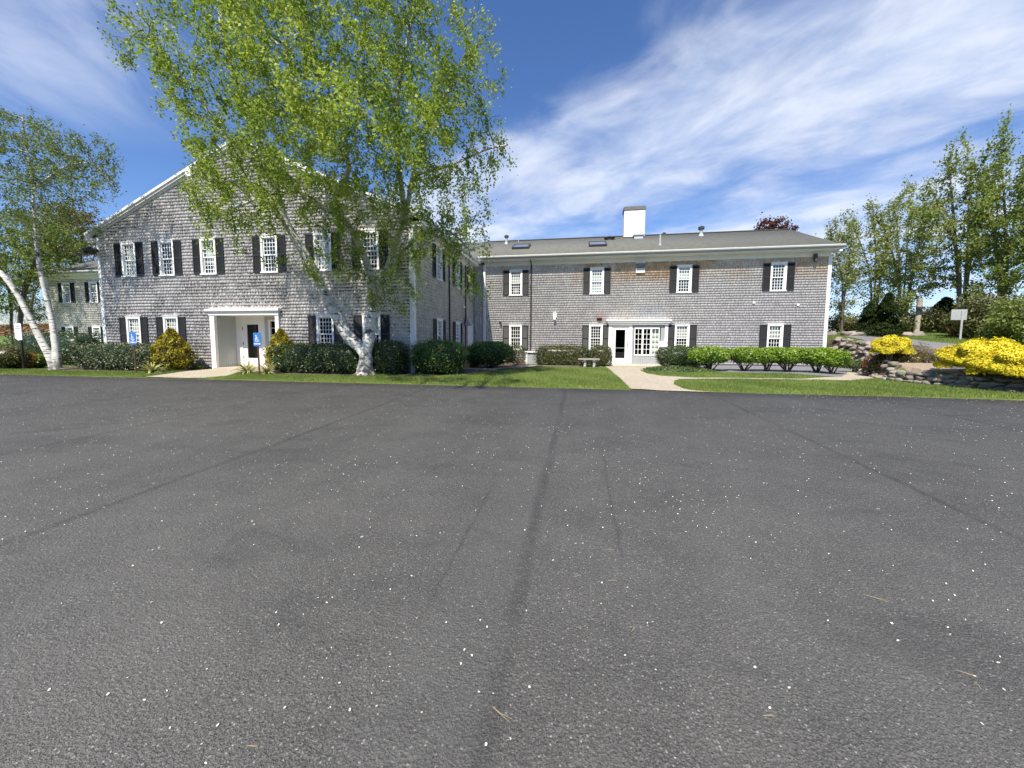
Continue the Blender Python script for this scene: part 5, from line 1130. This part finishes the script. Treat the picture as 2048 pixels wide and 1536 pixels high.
# dry-stone wall in front of the yellow shrubs
front = [(9.9, 14.1), (10.02, 13.3), (10.4, 12.2), (10.7, 11.2), (11.5, 9.8), (12.6, 8.0)]
sp = []
for (xa, ya), (xb, yb) in zip(front[:-1], front[1:]):
    Ln = math.hypot(xb-xa, yb-ya); k = max(2, int(Ln/.21))
    for i in range(k):
        for lay in range(3):
            t = (i+random.random()*.6)/k; x = xa+(xb-xa)*t+random.uniform(-.04, .04)+lay*.05; y = ya+(yb-ya)*t; zb = float(H(x-.2, y-.1)); sp.append(((x, y, zb+.03+lay*.115), (random.uniform(.12, .21), random.uniform(.10, .16), random.uniform(.055, .085))))
rocks(sp, 'stone_wall', label='low dry-stone wall holding the bed under the yellow shrubs on the right', cat='wall')
# rock bank beside the building corner
sp = []
bankline = [(9.95, 14.2), (10.3, 15.4), (10.95, 16.9), (11.75, 18.2), (12.6, 20.0), (12.8, 21.4), (12.8, 23.0)]
for (xa, ya), (xb, yb) in zip(bankline[:-1], bankline[1:]):
    Ln = math.hypot(xb-xa, yb-ya)
    for i in range(int(Ln*34)):
        t = random.random(); o = random.uniform(-.15, .22+.5*min(1, max(0, (ya-14.5)/4))); nx, ny = (yb-ya)/Ln, -(xb-xa)/Ln; x = xa+(xb-xa)*t+nx*o; y = ya+(yb-ya)*t+ny*o
        if ya < 15 and o > .4: continue
        s = random.uniform(.07, .19)*(1 if ya > 16 else .7); sp.append(((x, y, float(H(x, y))+random.uniform(0, .06)), (s*random.uniform(1, 1.5), s*random.uniform(.6, .95), s*random.uniform(.4, .7))))
drape('bank_soil', [(9.85, 14.1), (10.1, 15.5), (10.8, 17.0), (11.6, 18.4), (12.45, 20.1), (12.5, 23.2), (13.4, 23.2), (13.4, 20.8), (12.5, 18.6), (11.5, 17.0), (10.6, 15.5), (10.2, 14.1)], 'soil', .03, .2)
rocks(sp, 'rock_bank', label='heaped fieldstone bank falling from the building corner to the gravel bed', cat='rock bank')
for i, (px, py, s, lab) in enumerate(((1691, 669,   .30, 'tan boulder nearest the building corner at the driveway edge'), (1706, 670, .32, 'pale rounded boulder, second from the building corner'), (1717, 670, .26, 'darker grey boulder right of the pale rounded one'), (1811, 674, .28, 'white boulder between the golden umbrella shrub and the weathered pole'), (1835, 678, .3, 'small flat stone at the foot of the weathered pole'), (1664, 667, .3, 'small stone on the grass next to the building corner'))):
    p = at(px, py, 'Y', 24.5); z = g0(p[0], p[1]); V, F = rock((p[0], p[1], z+s*.3), (s, s*.7, s*.55), 3, 40+i)
    obj('boulder', arr_mesh('boulder', V, F, 'stone', {'tone': [(.8 if i in (1, 3) else .4, 0, 0)]*len(V)}, smooth=False), None, label=lab, cat='boulder', group='boulders along the driveway')
sp = []
for i in range(150):
    x = random.uniform(-46, -31); y = random.uniform(24, 31); s = random.uniform(.15, .6); sp.append(((x, y, g0(x, y)+s*.2), (s, s*.8, s*.55)))
rocks(sp, 'rock_pile', label='pale rubble strewn down the leafy slope behind the white parking sign', cat='rock pile')
obj('leaf_litter', leaves(np.stack([(lx := rng.uniform(-60, -30, 26000)), (ly := rng.uniform(25, 48, 26000)), H(lx, ly)+.03], -1), .28, 'leaf_litter', 'leaf_litter', np.tile([[0, 0, 1.]], (26000, 1)), .7, 0, .4), kind='stuff', label='brown fallen leaves on the far left slope', cat='leaf litter')
sp = []
for i in range(34): t = i/33; x = -5.9+2.6*t+random.uniform(-.1, .1); y = 14.6+.7*t+random.uniform(-.1, .1); sp.append(((x, y, g0(x, y)+.02), (.07, .05, .035)))
rocks(sp, 'edging_stones', label='little pale stones edging the bed right of the big rounded hedge', cat='stones', kind='stuff')

# ------------------------------------------------------------------ bench
b = hit(1175, 733); bx, by_ = .5, 18.2; bz = g0(bx, by_)
bench = thing('garden_bench', (bx, by_, bz), 'small curved concrete garden bench in front of the low boxwood hedge', 'bench')
V = []; n = 14; m = MB()
for i in range(n):
    a0 = -.46+.92*i/n; a1 = -.46+.92*(i+1)/n; R0, R1 = .78, 1.12; cx_, cy_ = bx, by_+.95
    q = lambda r, a, z: (cx_+r*math.sin(a), cy_-r*math.cos(a), z); m.hexa([q(R1, a0, bz+.34), q(R1, a1, bz+.34), q(R0, a1, bz+.34), q(R0, a0, bz+.34), q(R1, a0, bz+.41), q(R1, a1, bz+.41), q(R0, a1, bz+.41), q(R0, a0, bz+.41)])
m.build('seat', 'concrete', bench)
for s in (-1, 1):
    pr = [(-.16, 0), (.16, 0), (.16, .05), (.09, .09), (.07, .2), (.13, .29), (.15, .34), (-.15, .34), (-.13, .29), (-.07, .2), (-.09, .09), (-.16, .05)]
    m = MB().extr([(bx+s*.24+u*.25-.03*s, by_-.02+u, bz+v) for u, v in pr], (.1, 0, 0)); m.build('leg', 'concrete', bench)

# ------------------------------------------------------------------ signs
def txt(s, size, loc, parent, mat, rot, name='lettering', ext=.001, bold=True):
    cu = bpy.data.curves.new(name, 'FONT'); cu.body = s; cu.size = size; cu.align_x = 'CENTER'; cu.align_y = 'CENTER'; cu.extrude = ext; cu.offset = .0022 if bold else 0
    tmp = bpy.data.objects.new('t', cu); C.objects.link(tmp); dg = bpy.context.evaluated_depsgraph_get(); me = bpy.data.meshes.new_from_object(tmp.evaluated_get(dg)); bpy.data.objects.remove(tmp)
    me.materials.append(M[mat]); o = bpy.data.objects.new(name, me); C.objects.link(o); o.parent = parent; o.location = Vector(loc)-PW[parent.name]; o.rotation_euler = rot; return o
def disabled_sign(px_post, y, zt, arrow, label, lean=0):
    # plate 0.305 x 0.457
    base = at(px_post[0], px_post[1], 'Y', y); x = base[0]; z0 = g0(x, y); t = thing('parking_sign', (x, y, z0), label, 'sign', 'blue accessible-parking signs')
    m = MB(); m.box(x-.03, x+.03, y-.012, y+.012, z0-.1, zt-.02); m.build('post', 'rust_post', t, bevel=.004)
    m = MB(); m.box(x-.155, x+.135, y-.022, y-.014, zt-.455, zt); pl = m.build('plate', 'sign_blue', t, bevel=.004); m = MB(); yy = y-.0245; cx_ = x-.01; c = zt-.21
    def ring(ox, oz, r, w, a0, a1, k=18):
        for i in range(k):
            p0 = a0+(a1-a0)*i/k; p1 = a0+(a1-a0)*(i+1)/k; m.hexa([(ox+(r-w)*math.cos(p0), yy, oz+(r-w)*math.sin(p0)), (ox+r*math.cos(p0), yy, oz+r*math.sin(p0)), (ox+r*math.cos(p0), yy+.003, oz+r*math.sin(p0)), (ox+(r-w)*math.cos(p0), yy+.003, oz+(r-w)*math.sin(p0)), (ox+(r-w)*math.cos(p1), yy, oz+(r-w)*math.sin(p1)), (ox+r*math.cos(p1), yy, oz+r*math.sin(p1)), (ox+r*math.cos(p1), yy+.003, oz+r*math.sin(p1)), (ox+(r-w)*math.cos(p1), yy+.003, oz+(r-w)*math.sin(p1))])
    ring(cx_-.01, c-.02, .068, .018, math.radians(125), math.radians(380)); ring(cx_-.035, c+.115, .019, .019, 0, 2*math.pi)
    def bar(a, b_, w): a = Vector((a[0], 0, a[1])); b_ = Vector((b_[0], 0, b_[1])); d = (b_-a).normalized(); n_ = Vector((-d.z, 0, d.x))*w/2; P = [a-n_, a+n_, b_+n_, b_-n_]; m.extr([(p.x, yy, p.z) for p in P], (0, .003, 0))
    bar((cx_-.033, c+.095), (cx_-.022, c-.005), .024); bar((cx_-.022, c-.005), (cx_+.04, c-.008), .02); bar((cx_-.028, c+.045), (cx_+.03, c+.04), .015); bar((cx_+.036, c), (cx_+.066, c-.075), .02); bar((cx_+.06, c-.072), (cx_+.085, c-.06), .016)
    m.build('wheelchair_symbol', 'sign_white', pl)
    txt('PARKING', .062, (x-.01, y-.0235, zt-.375), pl, 'sign_white', (math.pi/2, 0, 0))
    if arrow: m = MB(); yy = y-.0245; bar((cx_-.02, zt-.315), (cx_+.03, zt-.325), .012); bar((cx_+.01, zt-.305), (cx_+.035, zt-.328), .012); m.build('arrow', 'sign_white', pl)
    if lean: t.rotation_euler.y = lean
disabled_sign((272, 744), 11.3, at(264, 664, 'Y', 11.3)[2], True, 'blue wheelchair parking sign on a rusty post before the left grey-green hedge')
disabled_sign((519, 750), 11.3, at(515, 665.5, 'Y', 11.3)[2], False, 'blue wheelchair parking sign on a rusty post to the right of the porch path')
y = 11.65; b_ = at(47, 738, 'Y', y); x = b_[0]+.02; z0 = g0(x, y); zt = at(35, 646, 'Y', y)[2]
t = thing('notice_sign', (x, y, z0), 'white round-topped sign with faint grey writing on a dark post at the far left', 'sign')
MB().box(x-.045, x+.045, y-.03, y+.03, z0-.1, zt-.3).build('post', 'black_metal', t, bevel=.006)
W_, Hh = .36, zt-at(35, 680, 'Y', y)[2]; xo = x-.03
pr = [(xo-W_/2, zt-.05), (xo-W_/2+.07, zt-.01), (xo, zt), (xo+W_/2-.07, zt-.01), (xo+W_/2, zt-.05), (xo+W_/2, zt-Hh), (xo-W_/2+.1, zt-Hh), (xo-W_/2, zt-Hh+.08)]
pl = MB().extr([(a, y-.05, c) for a, c in pr], (0, .012, 0)).build('plate', 'sign_white', t)
m = MB(); yy = y-.0525
for a, b2, c, d in ((-.11, .10, .13, .165), (-.13, .13, .21, .25), (-.05, .04, .29, .315), (-.06, -.02, .38, .42)): m.box(xo+a, xo+b2, yy, yy+.003, zt-d, zt-c)
m.build('faded_print', 'sign_grey', pl)
# grey sign seen from behind
y = 22.5; p = at(1918, 686, 'Y', y); x = p[0]; z0 = g0(x, y); q0 = at(1903, 619, 'Y', y); q1 = at(1933, 640, 'Y', y)
t = thing('road_sign', (x, y, z0), 'blank grey back of a rectangular sign on a metal post across the driveway', 'sign')
MB().box(x-.04, x+.04, y-.05, y-.015, z0-.1, q0[2]-.06).build('post', 'grey_metal', t); MB().box(q0[0], q1[0], y-.012, y, q1[2], q0[2]).build('plate', 'galvanised', t, bevel=.01)
# weathered pole with wires
p = at(1831, 672, 'Y', 26); z0 = g0(p[0], 26); tp = at(1836, 597, 'Y', 26)[2]
t = thing('weathered_pole', (p[0], 26, z0), 'short weathered pale wooden pole among the bushes beyond the driveway', 'pole'); MB().cyl((p[0], 26, z0-.2), (p[0]+.08, 26, tp), .14, .12, 14).build('shaft', 'pole_wood', t)
MB().cyl((p[0]-.02, 25.8, z0+1.4), (p[0]-.02, 25.8, z0+1.52), .19, .19, 14).build('band', 'dark_metal', t)
for k, (py, lab) in enumerate(((636, 'upper wire running past the weathered pole'), (645, 'lower wire running past the weathered pole'))):
    a = at(1655, py, 'Y', 31); c = at(2060, py+4, 'Y', 27); m = MB(); pa = None
    for i in range(13):
        u = i/12; q = a*(1-u)+c*u; q[2] -= .25*4*u*(1-u)*.6
        if pa is not None: m.cyl(tuple(pa), tuple(q), .018, .018, 5)
        pa = q
    m.build('wire', 'grey_metal', None, label=lab, cat='wire', group='wires beyond the driveway')
# small bare twigs in the mulch
for i in range(5):
    x = 11.3+.55*i*random.uniform(.8, 1.1); y = 14.9+random.uniform(-.5, 1.2); z = g0(x, y); t = thing('pruned_shrub', (x, y, z), ('tiny cut-back twiggy shrub at the left end of the mulch bed', 'tiny cut-back twiggy shrub, second from the left in the mulch bed', 'tiny cut-back twiggy shrub in the middle of the mulch bed', 'tiny cut-back twiggy shrub, second from the right in the mulch bed', 'tiny cut-back twiggy shrub at the right end of the mulch bed beside the yellow shrub')[i], 'shrub', 'cut-back shrubs in the mulch')
    stems((x, y, z), [(x+random.uniform(-.2, .2), y+random.uniform(-.2, .2), z+random.uniform(.15, .4)) for _ in range(7)], .008, 'bark', t, k=4)

# ------------------------------------------------------------------ grass and litter
def grass():
    blocks = [path1, slab1, path2, gravel_bed, bed1, mulch, road]
    def field(n, x0, x1, y0, y1, hgt, w):
        x = rng.uniform(x0, x1, n); y = rng.uniform(y0, y1, n); ok = y > edge_y(x)-.01
        for b_ in blocks: ok &= ~inpoly(x, y, b_)
        ok &= ~inpoly(x, y, bed2); ok &= ~((x > GX0) & (x < GX1) & (y > GY)); d = bank_d(x, y); ok &= ~((d > -.15) & (d < .5))
        x, y = x[ok], y[ok]; n = len(x); z = H(x, y); a = rng.uniform(0, 2*np.pi, n); h = hgt*rng.uniform(.5, 1.3, n)*(1+.4*wob(x, y, 1.3)); l = rng.normal(0, .35, (n, 2))*h[:, None]
        dx, dy = np.cos(a)*w/2, np.sin(a)*w/2
        V = np.stack([np.stack([x-dx, y-dy, z-.005], -1), np.stack([x+dx, y+dy, z-.005], -1), np.stack([x+l[:, 0], y+l[:, 1], z+h], -1)], 1).reshape(-1, 3)
        e = np.clip(1-(y-edge_y(x))/.55, 0, 1); tn = np.clip(.45+.3*wob(x, y, .9)+.35*e+rng.normal(0, .18, n), 0, 1); yl = np.clip(rng.random(n)*(.86)+e*.16, 0, 1)
        T = np.zeros((n, 3, 3)); T[:, :, 0] = tn[:, None]; T[:, :, 1] = yl[:, None]; return V, T.reshape(-1, 3)
    parts = [field(150000, -28, 11.5, 10.0, 12.3, .055, .012), field(60000, -4.5, 11, 12.3, 17.5, .05, .014), field(22000, -32, -19, 12.0, 18.5, .05, .016), field(38000, 12.8, 20, 15, 26, .06, .02)]
    V = np.concatenate([p_[0] for p_ in parts]); T = np.concatenate([p_[1] for p_ in parts]); F = np.arange(len(V)).reshape(-1, 3)
    obj('grass', arr_mesh('grass', V, F, 'grass_blade', {'tone': T}), kind='stuff', label='short green lawn grass between the parking lot and the building', cat='grass')
grass()
def petals():
    n1 = 17000; y = 9.9*rng.random(n1)**.62+.6; x = rng.uniform(-1, 1, n1)*(2+y*1.75)-.3*y*.17*1.0
    keep = rng.random(n1) < .25+.75*sstep(wob(x, y, 1.1)+.5*wob(x, y, 3.1, 2), -.5, .9); x = x[keep]; y = y[keep]; n = len(x); z = .03*y+.004; a = rng.uniform(0, 2*np.pi, n); s = rng.uniform(.0020, .0058, n); el = rng.uniform(.55, 1, n); k = 6; th = np.arange(k)/k*2*np.pi
    U = np.cos(th)[None]*s[:, None]; W = np.sin(th)[None]*(s*el)[:, None]; X = x[:, None]+U*np.cos(a)[:, None]-W*np.sin(a)[:, None]; Y = y[:, None]+U*np.sin(a)[:, None]+W*np.cos(a)[:, None]; Z = np.broadcast_to(z[:, None], X.shape)+rng.random((n, 1))*.003+.002*np.cos(th)[None]
    V = np.stack([X, Y, Z], -1).reshape(-1, 3); F = np.arange(n*k).reshape(-1, k); obj('petals', arr_mesh('petals', V, F, 'petal'), kind='stuff', label='tiny white fallen petals scattered all over the asphalt', cat='petals')
    m = MB()
    for px, py, a, l in ((985, 1415, -.6, .09), (1525, 1433, .1, .05), (1912, 1342, -.5, .06), (495, 1493, 0, .04), (1263, 1265, 1.0, .05), (1213, 1100, 0, .05), (1725, 1190, -.5, .12), (1415, 1358, .6, .03), (1962, 1380, 1.3, .03), (1218, 1163, .2, .05)):
        d = ray(px, py); t_ = -CZ/(d[2]-.03*d[1]); p = d*t_+np.array([0, 0, CZ+.004]); u = Vector((math.cos(a), math.sin(a), 0)); p = Vector(p)
        for da in (-.03, .03): v = Vector((math.cos(a+da), math.sin(a+da), 0)); m.cyl(p, p+v*l*.5+Vector((0, 0, .003)), .0009, .0009, 4); m.cyl(p+v*l*.5+Vector((0, 0, .003)), p+Vector((math.cos(a+da*3+.12), math.sin(a+da*3+.12), 0))*l, .0009, .0006, 4)
    m.build('pine_needles', 'pine_needle', None, label='a few tan pine needles lying on the near asphalt', cat='pine needles', kind='stuff')
petals()
def debris():
    n = 2600; x = rng.uniform(-22, 12, n); e = edge_y(x); y = e-np.abs(rng.normal(0, .10, n))*(1+.8*np.sin(x*1.3)**2)-.01; z = .03*y+.006
    obj('edge_debris', leaves(np.stack([x, y, z], -1), .035, 'leaf_litter', 'edge_debris', np.tile([[0, 0, 1.]], (n, 1)), .5, 0, .25), kind='stuff', label='dry bits of leaf and grit gathered along the edge of the asphalt', cat='debris')
debris()
